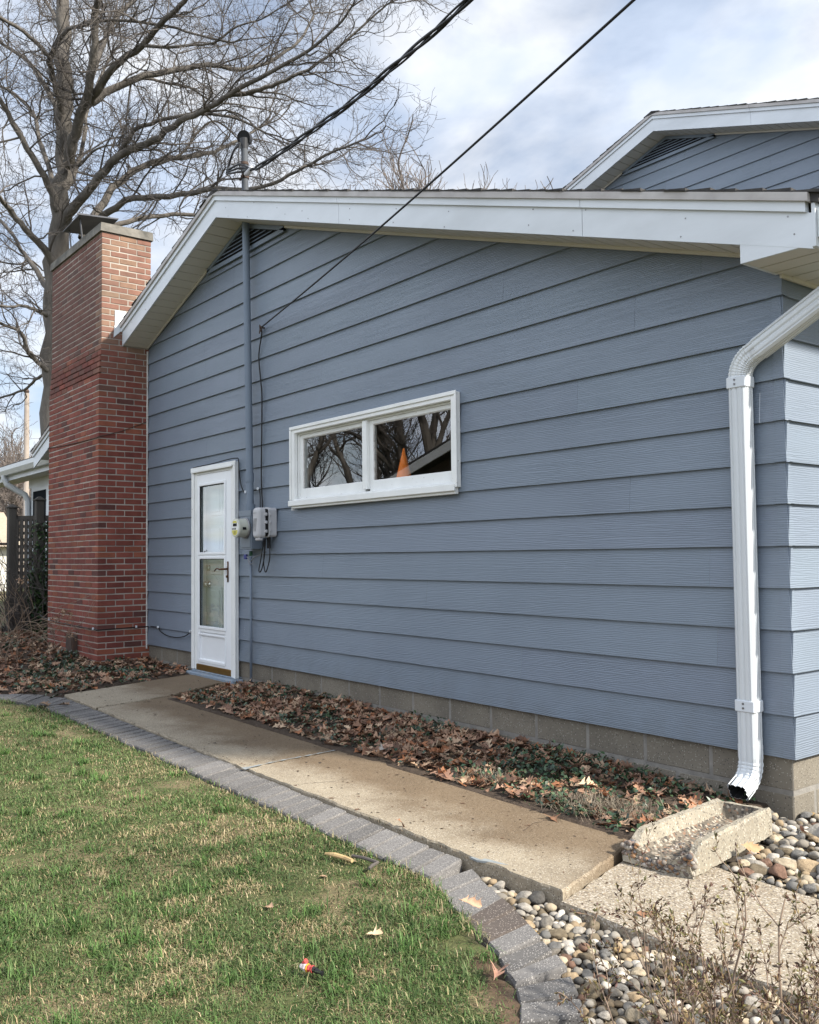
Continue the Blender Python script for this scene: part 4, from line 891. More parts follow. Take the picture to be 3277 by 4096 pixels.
# ================================================================== SPLASH BLOCK
sp = thing('splash_block', (0, -.8, -.25), 'rough pebbly concrete splash block lying under the downspout elbow', 'splash block')
def sp_pt(u, v, z):   # u along the length 0 (wall end) .. 1 (front), v across -1..1
    base = Vector((-.045, -.37, 0)).lerp(Vector((.022, -1.07, 0)), u); d = Vector((.12, -.70, 0)).normalized(); s_ = Vector((-d.y, d.x, 0)) * 1
    w = .128 + .022 * u
    return base + s_ * (v * w) + Vector((0, 0, z))
mb = MB(); NU, floor_z, bot = 40, -.212, -.258
drop_ = lambda u: .075 * max(0, (u - .86) / .14) ** 1.3
cross = lambda u: [(-1.0, bot), (-.985, -.150 - drop_(u)), (-.93, -.142 - drop_(u)), (-.74, -.144 - drop_(u)), (-.60, floor_z + .018), (-.45, floor_z), (0, floor_z - .006), (.45, floor_z), (.60, floor_z + .018), (.74, -.144 - drop_(u)), (.93, -.142 - drop_(u)), (.985, -.150 - drop_(u)), (1.0, bot)]
rng = random.Random(4); vs = []; fs = []; mis = []
M_ = 13
for i in range(NU + 1):
    u = i / NU; lift = .0
    for j, (v, z) in enumerate(cross(u)):
        if u < .045 and 3 <= j <= 9: z = -.148
        q = sp_pt(u, v, z - .010 * u)
        q += Vector((rng.uniform(-1, 1), rng.uniform(-1, 1), rng.uniform(-1, 1))) * (.0025 + (.007 if u > .93 else 0))
        vs.append(q)
for i in range(NU):
    for j in range(M_ - 1): fs.append((i * M_ + j, i * M_ + j + 1, (i + 1) * M_ + j + 1, (i + 1) * M_ + j))
    fs.append((i * M_ + M_ - 1, i * M_, (i + 1) * M_, (i + 1) * M_ + M_ - 1))
fs.append(tuple(range(M_))); fs.append(tuple(range(NU * M_, (NU + 1) * M_)))
mb.add(vs, fs)
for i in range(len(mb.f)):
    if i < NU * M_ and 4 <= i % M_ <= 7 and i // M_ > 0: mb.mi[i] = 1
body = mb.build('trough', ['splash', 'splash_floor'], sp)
# coarse pebbles exposed along the broken front lip
mb = MB(); rng = random.Random(9)
def pebble(mb, c, r, rng, col, sub=1, squash=.7, mi=0):
    t = (1 + 5 ** .5) / 2
    V = [Vector(v).normalized() for v in ((-1, t, 0), (1, t, 0), (-1, -t, 0), (1, -t, 0), (0, -1, t), (0, 1, t), (0, -1, -t), (0, 1, -t), (t, 0, -1), (t, 0, 1), (-t, 0, -1), (-t, 0, 1))]
    Fc = [(0, 11, 5), (0, 5, 1), (0, 1, 7), (0, 7, 10), (0, 10, 11), (1, 5, 9), (5, 11, 4), (11, 10, 2), (10, 7, 6), (7, 1, 8), (3, 9, 4), (3, 4, 2), (3, 2, 6), (3, 6, 8), (3, 8, 9), (4, 9, 5), (2, 4, 11), (6, 2, 10), (8, 6, 7), (9, 8, 1)]
    for _ in range(sub):
        cache = {}; F2 = []
        def mid(a, b):
            k = (min(a, b), max(a, b))
            if k not in cache: V.append((V[a] + V[b]).normalized()); cache[k] = len(V) - 1
            return cache[k]
        for a, b, c_ in Fc:
            x, y, z = mid(a, b), mid(b, c_), mid(c_, a); F2 += [(a, x, z), (b, y, x), (c_, z, y), (x, y, z)]
        Fc = F2
    of = Vector((rng.uniform(-9, 9), rng.uniform(-9, 9), rng.uniform(-9, 9))); rot = Matrix.Rotation(rng.uniform(0, 6.28), 3, 'Z')
    sx, sy, sz = rng.uniform(.85, 1.25), rng.uniform(.75, 1.0), squash * rng.uniform(.85, 1.15)
    out_ = []; pl = [(Vector((rng.gauss(0, 1), rng.gauss(0, 1), rng.gauss(0, 1))).normalized(), rng.uniform(.52, .9)) for _ in range(6)] if sub > 1 else []
    for v in V:
        k = 1 + .26 * mnoise.noise(v * 1.1 + of) + .10 * mnoise.noise(v * 2.6 + of); w = v * k
        for nrm, dd in pl:
            h = w.dot(nrm) - dd
            if h > 0: w = w - nrm * (h * .85)
        q = Vector((w.x * sx, w.y * sy, w.z * sz)) * r; out_.append(Vector(c) + rot @ q)
    mb.add(out_, Fc, mi, col)
PC = [(.30, .27, .24), (.42, .38, .32), (.20, .17, .15), (.36, .22, .13), (.14, .14, .15), (.48, .45, .41), (.26, .20, .17)]
for i in range(260):
    u = 1 - abs(rng.gauss(0, .022)); v = rng.uniform(-1, 1); q = sp_pt(u, v, 0)
    jz = floor_z - .014 if abs(v) < .6 else floor_z + .03; z = rng.uniform(bot + .0, jz)
    pebble(mb, (q.x, q.y, z - .006), rng.uniform(.005, .013), rng, rng.choice(PC), 1, .8)
for i in range(200):
    u = rng.uniform(.2, .99); v = rng.uniform(-.55, .55); q = sp_pt(u, v, 0); pebble(mb, (q.x, q.y, floor_z - .012 * u - .004), rng.uniform(.004, .009), rng, rng.choice(PC), 0, .8)
MAT['stone'] = mat('river stone', (1.0, .98, .95), (.55, .53, .51), scale=2.2, rough=.92, spec=.15, attr='Col', bump=[(7, .35, .05)])
tag(mb.build('aggregate', 'stone', body, smooth=True), kind='stuff')
# ================================================================== GROUND
LAWN = [(-7.6, -3.6), (-7.0, -2.8), (-6.55, -2.36), (-6.0, -2.02), (-5.66, -1.90), (-5.37, -1.815), (-3.3, -1.83), (-1.63, -1.85), (-.90, -1.85), (-.45, -1.85), (-.31, -1.89), (-.20, -1.94), (-.08, -1.975), (.005, -2.02), (.085, -2.04), (.184, -2.078), (.29, -2.14), (.345, -2.165), (.421, -2.222), (.49, -2.285), (.535, -2.353), (.575, -2.45), (.60, -2.56), (.61, -2.70), (.60, -2.9), (.55, -3.2)]
GRAV = [(-.45, -1.60), (-.36, -1.645), (-.266, -1.695), (-.117, -1.744), (-.039, -1.778), (.05, -1.824), (.156, -1.871), (.256, -1.911), (.358, -1.958), (.494, -2.061), (.59, -2.151), (.655, -2.235), (.72, -2.34), (.78, -2.46), (.815, -2.60), (.83, -2.75), (.82, -2.95), (.76, -3.2)]
def poly_y(P, x):
    for (x0, y0), (x1, y1) in zip(P[:-1], P[1:]):
        if x0 <= x <= x1: return y0 + (y1 - y0) * (x - x0) / (x1 - x0 + 1e-9)
    return P[0][1] if x < P[0][0] else P[-1][1]
LMAX = max(p[0] for p in LAWN); GMAX = max(p[0] for p in GRAV)
def in_lawn(x, y, m=0.0):
    if x > LMAX + m: return False
    if y < -2.70: return x < .60 + m if y > -3.2 else True
    return y < poly_y(LAWN, x) + m
def in_gravel(x, y):
    if y > -1.615: return x > -.14 and y > -.83
    return x > -.47 and not in_lawn(x, y, .01) and y < poly_y(GRAV, min(x, GMAX)) + (9 if x > GMAX else 0) or (x > GMAX and y < -1.615)
def nz_(x, y, s): return mnoise.noise(Vector((x * s, y * s, 3.7)))
def height(x, y):
    base = zp(x)
    if x < -6: base += sstep(-7.0, -9.8, x) * .125 * sstep(-3.0, -1.6, y)
    if x > 0: base = -.25 - .015 * min(x, 4)
    if in_lawn(x, y): return base - .024 + .010 * nz_(x, y, 1.3) + (.0 if y > -4 else 0)
    if x < -.14 and y > -.95 and x > -5.15 and not (x < -5.1 and y < -.80 + 1.2 * (-5.1 - x)):
        return base + .005 + .028 * sstep(-.75, -.05, y) * sstep(-.3, -1.3, x) + .012 * nz_(x, y, 5)
    if x < -4.95 and y > -1.95:
        if -6.42 - (y + .1) * .38 < x and y > -1.55: return base - .05
        ly = poly_y(LAWN, x)
        if x > -7 and y < ly + .33: return base - .06
        return base + .0 + .015 * nz_(x, y, 3)
    if in_gravel(x, y): return base - .048
    return base - .07
rng = random.Random(1)
def axis(lo, hi, a, b, step):
    near = list(np.arange(lo, hi + 1e-6, step)); far = []
    d = step; x = hi
    while x < b: d *= 1.5; x += d; far.append(x)
    d = step; x = lo; nf = []
    while x > a: d *= 1.5; x -= d; nf.append(x)
    return nf[::-1] + near + far
xs = axis(-12.6, 2.2, -400, 300, .055); ys = axis(-4.6, .6, -300, 400, .055)
V = []; C = []
for yv in ys:
    for xv in xs:
        ins = -13 < xv < 2.5 and -5 < yv < 1
        z = height(xv, yv) if ins else (-.29 if xv > -9 else -.10)
        if not ins and xv < -9 and yv < 1: z = -.12
        V.append((xv, yv, z))
        if in_lawn(xv, yv) or not ins:
            c = (.095, .105, .040); k = nz_(xv, yv, 2.2) + .5 * nz_(xv, yv, 7)
            if k > .2: c = (.19, .155, .085)
            dist = poly_y(LAWN, min(xv, .6)) - yv
            if ins and xv > .15 and (LMAX + .02 - xv < .16 or dist < .13): c = (.115, .078, .05)
        elif in_gravel(xv, yv): c = (.085, .07, .055)
        else:
            c = (.075, .055, .04)
        C.append(c)
nx = len(xs); F = np.array([(j * nx + i, j * nx + i + 1, (j + 1) * nx + i + 1, (j + 1) * nx + i) for j in range(len(ys) - 1) for i in range(nx - 1)])
g = np_mesh('ground', np.array(V), F, np.array(C), 'ground', smooth=True); tag(g, kind='structure')
# ------------------------------------------------------------------ path slabs
def slab(name, poly, zf, mat_, thick=.10, jitter=.007, seed=0):
    rg = random.Random(seed); P2 = []
    for i in range(len(poly)):
        a = Vector((poly[i][0], poly[i][1])); b = Vector((poly[(i + 1) % len(poly)][0], poly[(i + 1) % len(poly)][1])); n = max(1, int((b - a).length / .05))
        for k in range(n):
            q = a.lerp(b, k / n); P2.append((q.x + rg.uniform(-jitter, jitter), q.y + rg.uniform(-jitter, jitter)))
    n = len(P2); cx_ = sum(p[0] for p in P2) / n; cy_ = sum(p[1] for p in P2) / n
    mb = MB(); vs = []
    for ins, dz in ((0, -thick), (0, -.008), (.008, 0)):
        for (x, y) in P2:
            d = Vector((cx_ - x, cy_ - y)).normalized() * ins; vs.append((x + d.x, y + d.y, zf(x) + dz))
    fs = [(i * n + k, i * n + (k + 1) % n, (i + 1) * n + (k + 1) % n, (i + 1) * n + k) for i in range(2) for k in range(n)] + [tuple(range(2 * n, 3 * n))]
    mb.add(vs, fs); o = mb.build(name, mat_, None, (cx_, cy_, zf(cx_))); return tag(o, kind='structure')
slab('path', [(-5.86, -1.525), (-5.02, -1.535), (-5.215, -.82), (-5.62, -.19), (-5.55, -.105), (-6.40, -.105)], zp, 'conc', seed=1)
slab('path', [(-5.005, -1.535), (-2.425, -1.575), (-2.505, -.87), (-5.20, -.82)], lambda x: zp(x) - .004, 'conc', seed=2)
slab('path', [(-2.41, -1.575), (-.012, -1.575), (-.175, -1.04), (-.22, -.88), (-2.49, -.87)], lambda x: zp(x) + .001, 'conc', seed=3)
slab('path', [(.0, -1.592), (3.2, -1.592), (3.2, -.83), (-.195, -.86), (-.16, -1.04)], lambda x: -.272 - .01 * max(0, min(x, 3)), 'conc2', seed=4)
# sealant run along the joint
mb = MB(); pts = [(-2.415, -1.60, zp(-2.4) + .004), (-2.435, -1.50, zp(-2.4) + .004), (-2.46, -1.36, zp(-2.4) + .004), (-2.475, -1.15, zp(-2.4) + .004), (-2.495, -.93, zp(-2.4) + .004)]
for (a, b) in zip(spline(pts, 6)[:-1], spline(pts, 6)[1:]):
    t = (b - Vector(pts[0])).length / .7; w = (.006 + .004 * math.sin(a.y * 70)) + .02 * max(0, 1 - t * 5)
    mb.quad(a + Vector((-w, 0, 0)), a + Vector((w, 0, 0)), b + Vector((w, 0, 0)), b + Vector((-w, 0, 0)))
o = mb.build('joint_sealant', 'blue_sealant', None, (-2.45, -1.25, -.22)); tag(o, 'pale blue-grey sealant smeared along the middle joint of the concrete path', 'sealant')
mb = MB(); mb.prism([(-.50, -1.588), (-.45, -1.594), (-.415, -1.575), (-.36, -1.555), (-.33, -1.536), (-.42, -1.548), (-.48, -1.566)], 'z', -.248, -.2405)
o = mb.build('joint_sealant', 'blue_sealant', None, (-.45, -1.57, -.24)); tag(o, 'small blue-grey sealant blob at the path edge where the pebbles begin', 'sealant')
# ------------------------------------------------------------------ paving stones along the lawn
def paver(quad, z, mat_, tilt=(0, 0), h=.085):
    (a, b, c, d) = [Vector((q[0], q[1], 0)) for q in quad]; ce = (a + b + c + d) / 4; mb = MB(); vs = []
    for ins, dz in ((1, -h), (1, -.008), (.945, 0)):
        for q in (a, b, c, d):
            p = ce + (q - ce) * ins; vs.append((p.x, p.y, z + dz + (p.x - ce.x) * tilt[0] + (p.y - ce.y) * tilt[1]))
    mb.add(vs, [(i * 4 + k, i * 4 + (k + 1) % 4, (i + 1) * 4 + (k + 1) % 4, (i + 1) * 4 + k) for i in range(2) for k in range(4)] + [(8, 9, 10, 11)])
    return mb.build('edging_paver', mat_, None, (ce.x, ce.y, z - h))
rng = random.Random(17)
ORD = ['first', 'second', 'third', 'fourth', 'fifth', 'sixth', 'seventh', 'eighth', 'ninth', 'tenth', 'eleventh', 'twelfth', 'thirteenth', 'fourteenth', 'fifteenth', 'sixteenth', 'seventeenth', 'eighteenth', 'nineteenth', 'twentieth']
PG = 'grey pavers edging the lawn'
joints = []
x = -5.80
while x < -.50:
    t = (x + 5.8) / 5.3; joints.append(((x + .30 * (1 - t) * .0 + .10, -1.815 - .035 * t), (x, -1.545 - .06 * t))); x += .1055
# leave the straight run, then the curve measured at its joints
straight = []
for i in range(len(joints) - 1):
    (l0, g0), (l1, g1) = joints[i], joints[i + 1]; e = .006
    straight.append(((l0[0] + e, l0[1] + rng.uniform(-.006, .006)), (l1[0] - e, l1[1] + rng.uniform(-.006, .006)), (g1[0] - e, g1[1]), (g0[0] + e, g0[1])))
curve = [((-.43, -1.845), (-.465, -1.605)), ((-.315, -1.885), (-.365, -1.65)), ((-.202, -1.935), (-.262, -1.695)), ((-.084, -1.973), (-.150, -1.740)), ((.005, -2.018), (-.045, -1.778)), ((.095, -2.037), (.062, -1.82)), ((.19, -2.078), (.165, -1.868)), ((.293, -2.139), (.268, -1.91)), ((.352, -2.165), (.375, -1.96)), ((.43, -2.225), (.502, -2.055)), ((.505, -2.30), (.60, -2.148)), ((.555, -2.385), (.685, -2.255)), ((.59, -2.48), (.745, -2.37)), ((.61, -2.58), (.79, -2.49)), ((.615, -2.68), (.82, -2.61)), ((.61, -2.78), (.83, -2.73)), ((.60, -2.88), (.825, -2.85))]
NS = len(straight)
for i, qd in enumerate(straight):
    cxm = sum(p[0] for p in qd) / 4; jz = rng.uniform(-.004, .003)
    o = paver(qd, zp(cxm) - .008 + jz, 'paver', (rng.uniform(-.04, .04), rng.uniform(-.022, .015)))
    k = NS - 1 - i
    if k < 20: lab = 'straight-run grey paver beside the concrete path, %s one up from where the pebbles start' % ORD[k]
    else: lab = 'grey paver in the far straight run of edging between lawn and path'
    tag(o, lab, 'paver', PG)
for i in range(len(curve) - 1):
    (l0, g0), (l1, g1) = curve[i], curve[i + 1]
    gap = .003; gg = .004 if i < 6 else .018
    qd = (l0, l1, (g1[0] + (g0[0] - g1[0]) * gg / .1, g1[1] + (g0[1] - g1[1]) * gg / .1), (g0[0] + (g1[0] - g0[0]) * gg / .1, g0[1] + (g1[1] - g0[1]) * gg / .1))
    e = .02; qd = (Vector(l0).lerp(Vector(l1), e), Vector(l1).lerp(Vector(l0), e), qd[2], qd[3])
    brown = i in (3, 4)
    o = paver(qd, -.262 - .004 * i * .6 + rng.uniform(-.005, .005) - (.012 if i < 2 else 0), 'paver_brown' if brown else 'paver', (rng.uniform(-.03, .03), rng.uniform(-.03, .02)), .09)
    lab = {3: 'brownish paver in the curved edging, the one with the oak leaf', 4: 'brownish paver in the curved edging just below the leafy one'}.get(i, 'grey paver in the curved pebble-side edging, %s after the straight run ends' % ORD[i])
    if i > 11: lab = 'grey paver of the curved edging at the bottom edge of the photo'
    tag(o, lab, 'paver', PG)
left = [((-5.66, -1.895), (-5.98, -1.635)), ((-5.76, -1.925), (-6.05, -1.71)), ((-5.88, -1.965), (-6.13, -1.78)), ((-6.0, -2.02), (-6.22, -1.865)), ((-6.10, -2.08), (-6.30, -1.945)), ((-6.2, -2.15), (-6.4, -2.02)), ((-6.3, -2.22), (-6.48, -2.10)), ((-6.4, -2.30), (-6.58, -2.20)), ((-6.5, -2.4), (-6.68, -2.3))]
tag(paver(((-5.44, -1.835), (-5.69, -1.90), (-5.97, -1.63), (-5.815, -1.545)), -.206, 'paver'), 'wide grey corner paver where the edging turns at the far path end', 'paver', PG)
tag(paver(((-5.40, -1.825), (-5.695, -1.818), (-5.80, -1.548), (-5.70, -1.55)), -.2065, 'paver'), 'grey wedge paver filling the bend at the far path end', 'paver', PG)
for i in range(len(left) - 1):
    (l0, g0), (l1, g1) = left[i], left[i + 1]; e = .02
    qd = (Vector(l0).lerp(Vector(l1), e), Vector(l1).lerp(Vector(l0), e), Vector(g1).lerp(Vector(g0), e), Vector(g0).lerp(Vector(g1), e))
    tag(paver(qd, -.198 + rng.uniform(-.006, .004), 'paver'), 'grey paver between lawn and leaf bed, %s left of the wide corner paver' % ORD[i], 'paver', PG)
# ------------------------------------------------------------------ river stones
SC_ = {'pale grey': (.36, .335, .295), 'white': (.56, .525, .47), 'tan': (.37, .28, .175), 'yellow': (.42, .29, .13), 'reddish brown': (.20, .12, .085), 'dark grey': (.10, .096, .09), 'bluish grey': (.18, .178, .172), 'olive brown': (.19, .155, .105), 'grey': (.24, .22, .19), 'cream': (.48, .405, .29)}
SC_ = {k: tuple(q * .9 + .1 * (.3 * v[0] + .6 * v[1] + .1 * v[2]) for q in v) for k, v in SC_.items()}
WT = {'pale grey': 11, 'white': 7, 'tan': 7, 'yellow': 1, 'reddish brown': 2, 'dark grey': 4, 'bluish grey': 5, 'olive brown': 6, 'grey': 8, 'cream': 9}
protos = []; rng = random.Random(33); names = [k for k, w in WT.items() for _ in range(w)]
for nm in SC_:
    for v in range(4):
        mb = MB(); kf = rng.uniform(.85, 1.12); c = tuple(q * kf for q in SC_[nm]); pebble(mb, (0, 0, 0), 1.0, rng, c, 2, rng.uniform(.42, .68))
        me_o = mb.build('river_stone', 'stone', None, (0, 0, 0), smooth=True); protos.append((nm, me_o))
byname = {}
for nm, o in protos: byname.setdefault(nm, []).append(o)
def place_pts(region, n, rmin, rmax, seed, tries=40, spacing=.80):
    rg = random.Random(seed); pts = []; cell = {}; cs = rmax * 2.2
    for _ in range(n * tries):
        x, y = region(rg)
        if x is None: continue
        r = rmin + (rmax - rmin) * rg.random() ** 1.3; ok = True; k = (int(x / cs), int(y / cs))
        for i in (-1, 0, 1):
            for j in (-1, 0, 1):
                for (a, b, q) in cell.get((k[0] + i, k[1] + j), ()):
                    if (a - x) ** 2 + (b - y) ** 2 < ((q + r) * spacing) ** 2: ok = False; break
        if ok: pts.append((x, y, r)); cell.setdefault(k, []).append((x, y, r))
        if len(pts) >= n: break
    return pts
def reg_strip(rg):
    x = rg.uniform(-.44, 1.2); y = rg.uniform(-2.75, -1.61)
    lim = poly_y(GRAV, min(x, GMAX)) + .015 if x < GMAX else -1.6
    if x < .83 and y < lim - .0 and in_lawn(x, y, .3): return (None, None)
    if x < .83:
        # right of the paver line: nearest polyline side test
        gy = poly_y(GRAV, min(x, .80))
        if y < gy + .012: return (None, None)
    if x > .83 and y < -2.5: return (None, None)
    return x, y
def reg_bed(rg):
    x = rg.uniform(-.13, .95); y = rg.uniform(-.84, .5)
    if y < -.36 and x < .10 + (-y - .37) * .12: return (None, None)
    if y > -.02 and x < .0: return (None, None)
    if x < .05 and y < -.37: return (None, None)
    return x, y
S1 = place_pts(reg_strip, 900, .0135, .030, 5, 60, .74); S2 = place_pts(reg_bed, 800, .014, .038, 6, 60, .72)
fixed = [(.30, -.60, .054, 'cream'), (.235, -.66, .040, 'reddish brown'), (.44, -.56, .056, 'bluish grey'), (.22, -.09, .06, 'olive brown'), (.30, .0, .055, 'tan'), (.16, -.10, .058, 'pale grey'), (-.10, -1.615, .036, 'dark grey'), (-.155, -1.63, .034, 'pale grey'), (.735, -2.19, .044, 'white'), (.475, -1.98, .040, 'olive brown'), (.33, -.72, .042, 'reddish brown'), (.36, -.55, .045, 'tan')]
stones = []
def overlap(x, y, r): return any((x - a) ** 2 + (y - b) ** 2 < (r + q) ** 2 * .55 for a, b, q, _ in fixed)
for x, y, r in S1: 
    if not overlap(x, y, r): stones.append((x, y, r, None, 'strip'))
for x, y, r in S2:
    if not overlap(x, y, r): stones.append((x, y, r, None, 'bed'))
camp = Vector((2.3363, -4.0796, .9732))
stones = [(x, y, r, n, 'strip' if y < -1.6 else 'bed') for x, y, r, n in fixed] + sorted(stones, key=lambda s: -s[2] / (Vector((s[0], s[1], -.28)) - camp).length * (1 if s[0] < 1.15 else .55))
used = set(); rng = random.Random(71); fill = MB()
FIXLAB = {0: 'large cream angular rock leaning beside the splash block', 1: 'reddish brown rock between the splash block and the cream rock', 2: 'largest bluish grey rounded rock right of the splash block', 3: 'olive brown rounded stone near the foundation corner', 4: 'tan stone at the right edge by the foundation corner', 5: 'pale round rock touching the back of the splash block', 6: 'dark grey round pebble at the corner of the two path slabs', 7: 'pale pebble beside the dark one at the slab corner', 8: 'large white round stone against the last pavers at the bottom', 9: 'olive brown stone wedged beside the fanned-out pavers', 10: 'reddish brown stone in front of the cream rock', 11: 'tan stone just behind the reddish rocks by the splash block'}
for i, (x, y, r, nm, where) in enumerate(stones):
    nm = nm or rng.choice(names); z = height(x, y) + (r * .42 if where == 'strip' else r * .45) + (rng.uniform(.0, .018))
    if i < 300:
        src = rng.choice(byname[nm]); rot = (rng.uniform(-.35, .35), rng.uniform(-.35, .35), rng.uniform(0, 6.28))
        if id(src) not in used: o = src; used.add(id(src)); o.location = (x, y, z); o.rotation_euler = rot; o.scale = (r, r, r)
        else: o = copy_one(src, (x, y, z), rot, r)
        o['group'] = 'river stones by the path'
        o['category'] = 'stone'
        o['label'] = FIXLAB.get(i) or (('%s rounded pebble in the strip between curved pavers and path slab' if where == 'strip' else '%s river stone in the rock bed along the sunlit side wall') % nm)
    else:
        kf = rng.uniform(.8, 1.1); c = tuple(q * kf for q in SC_[nm]); pebble(fill, (x, y, z), r, rng, c, 1, rng.uniform(.55, .8))
for src in [o for _, o in protos]:
    if id(src) not in used: bpy.data.objects.remove(src)
for reg, seed in ((reg_strip, 7), (reg_bed, 8)):
    for x, y, r in place_pts(reg, 700, .010, .020, seed, 12, .75):
        nm = rng.choice(names); c = tuple(q * .9 for q in SC_[nm]); pebble(fill, (x, y, height(x, y) + r * .25), r, rng, c, 0 if r < .014 else 1, .7)
o = fill.build('gravel', 'stone', None, (.5, -1, -.3), smooth=True); tag(o, 'small mixed river gravel filling in between the larger stones', 'gravel', kind='stuff')
# ------------------------------------------------------------------ oak leaves
def leaf_mesh(rg, L=.10, curl=.5):
    """lobed oak leaf: list of verts and faces, lying near z=0"""
    prof = [(0.0, .010), (.12, .025), (.20, .09), (.27, .25), (.33, .25), (.375, .13), (.46, .15), (.55, .38), (.605, .37), (.65, .18), (.725, .18), (.79, .27), (.84, .24), (.87, .13), (.94, .09), (1.0, .003)]
    prof = [(t, w * rg.uniform(.75, 1.15)) for t, w in prof]
    bend = rg.uniform(-1, 1) * curl * 2.2; fold = rg.uniform(-.1, 1) * curl; twist = rg.uniform(-1, 1) * curl
    vs = []
    for t, w in prof:
        ph = bend * (t - .5)
        for s_ in (-1, -.5, 0, .5, 1):
            ww = w * (rg.uniform(.65, 1.2) if abs(s_) == 1 else 1)
            lx = t + (rg.uniform(.03, .11) if abs(s_) == 1 and w > .18 else 0) - .5; ly = s_ * ww
            lz = fold * abs(ly) * 1.3 + twist * ly * (t - .5) * 1.6 + (bend * .35) * (lx * lx) + rg.uniform(-.012, .012)
            vs.append((lx * L, ly * L, lz * L))
    vs.append((-.68 * L, rg.uniform(-.05, .05) * L, .02 * L)); n = len(prof)
    fs = [(i * 5 + k, i * 5 + k + 1, (i + 1) * 5 + k + 1, (i + 1) * 5 + k) for i in range(n - 1) for k in range(4)]
    fs.append((len(vs) - 1, 1, 3, 3))
    return vs, fs[:-1]
LC = [(.34, .20, .13), (.42, .27, .18), (.27, .155, .105), (.48, .34, .23), (.20, .12, .085), (.38, .24, .17), (.52, .39, .27), (.38, .17, .085)]
rng = random.Random(44); lv = [leaf_mesh(rng, 1.0, rng.choice((.25, .5, .8, 1.0))) for _ in range(28)]
LV = [np.array(v) for v, f in lv]; LF = np.array(lv[0][1])
def rotm(rx, ry, rz): return np.array(Matrix.Rotation(rz, 3, 'Z') @ Matrix.Rotation(ry, 3, 'Y') @ Matrix.Rotation(rx, 3, 'X'))
def scatter(name, spots, loc):
    Vs, Fs, Cs = [], [], []; o_ = 0
    for (x, y, z, L, r3, c, k) in spots:
        v = LV[k] @ rotm(*r3).T * L + np.array((x, y, z)); Vs.append(v); Fs.append(LF + o_); Cs.append(np.tile(c, (len(v), 1))); o_ += len(v)
    return np_mesh(name, np.concatenate(Vs), np.concatenate(Fs), np.concatenate(Cs), 'leaf', loc, smooth=True)
def bed_pt(rg):
    return rg.uniform(-5.3, -.16), -.89 + (rg.random() ** .9) * .89
def left_pt(rg):
    return rg.uniform(-12.2, -5.75), rg.uniform(-2.25, .6)
def ok_left(x, y):
    if X0 - .02 < x < X1 + .02 and y > Y0 - .03: return False
    if x > -6.62 and y > -.12: return False
    if x > -7.8 and y > -.0: return False
    if in_lawn(x, y, .27): return False
    if x > -6.42 - (y + .1) * .38 + .02 and x > -6.45 and y > -1.55: return False
    return True
def green(x, y): return nz_(x * 1.0 + 9, y * 1.4, 1.9)
spots = []; rg = random.Random(3)
while len(spots) < 2500:
    x, y = bed_pt(rg); d = 1.0 if x < -1.9 else (.75 if x < -1.0 else .5)
    if x > -.55 and y > -.5: d = .3
    if x > -.25 and y < -.3: continue
    if y < -.86 and rg.random() < .5: continue
    if x < -5.1 and y < -.80 + .9 * (-5.1 - x): continue
    if rg.random() > d * (1.0 if green(x, y) < .18 else .4): continue
    c = np.array(rg.choice(LC)) * rg.uniform(.6, 1.1); spots.append((x, y, height(x, y) + rg.uniform(.0, .024), rg.uniform(.045, .112), (rg.uniform(-.5, .5), rg.uniform(-.5, .5), rg.uniform(0, 6.28)), c, rg.randrange(28)))
o = scatter('leaf_litter', spots, (-2.5, -.5, -.2)); tag(o, 'brown oak leaf litter covering the bed along the block foundation', 'leaf litter', kind='stuff')
spots = []
while len(spots) < 2600:
    x, y = left_pt(rg)
    if not ok_left(x, y) or rg.random() > (1.0 if green(x, y) < .15 else .45): continue
    c = np.array(rg.choice(LC)) * rg.uniform(.6, 1.1); spots.append((x, y, height(x, y) + rg.uniform(.0, .03), rg.uniform(.07, .12), (rg.uniform(-.5, .5), rg.uniform(-.5, .5), rg.uniform(0, 6.28)), c, rg.randrange(28)))
o = scatter('leaf_litter', spots, (-8, -1, -.2)); tag(o, 'brown leaf litter around the foot of the brick chimney', 'leaf litter', kind='stuff')
# single leaves one can pick out
def one_leaf(x, y, z, L, rz, col, label, k, tilt=(0, 0), group=None):
    v = LV[k] @ rotm(tilt[0], tilt[1], rz).T * L
    o = np_mesh('oak_leaf', v + np.array((x, y, z)), LF.copy(), np.tile(col, (len(v), 1)), 'leaf', (x, y, z), smooth=True); tag(o, label, 'leaf', group); return o
TAN = (.46, .30, .20); PALE = (.52, .40, .27); BRN = (.27, .15, .09)
one_leaf(-.095, -1.945, -.225, .085, .9, TAN, 'curled tan oak leaf standing on the brownish paver', 3, (.5, .3))
one_leaf(.30, -2.19, -.255, .085, 2.2, (.44, .26, .19), 'pinkish tan leaf lying on bare soil inside the curved pavers', 5, (.2, .1))
one_leaf(-.14, -2.32, -.25, .06, 1.2, PALE, 'pale star-shaped oak leaf on the grass left of the curved pavers', 7, (.25, .1))
one_leaf(-.57, -2.466, -.25, .05, .3, TAN, 'small tan leaf on the middle of the lawn', 9, (.2, -.2))
one_leaf(-.71, -2.15, -.25, .05, 2.0, TAN, 'small tan leaf on the lawn below the broken stick', 10, (.1, .3))
one_leaf(.27, -1.46, -.268, .085, 1.0, BRN, 'brown leaf lying flat on the coarse near slab', 12, (.1, 0))
one_leaf(-.64, -.955, -.235, .10, 2.7, BRN, 'thin brown leaf on the path edge beside the dry grass clump', 13)
one_leaf(-1.52, -.88, -.215, .14, .2, (.33, .20, .14), 'large pinkish brown leaf curled over the inner path edge', 4, (.2, .15))
one_leaf(-2.18, -.80, -.19, .10, 1.8, (.62, .58, .53), 'pale whitish leaf at the edge of the leaf bed', 15, (.3, .2))
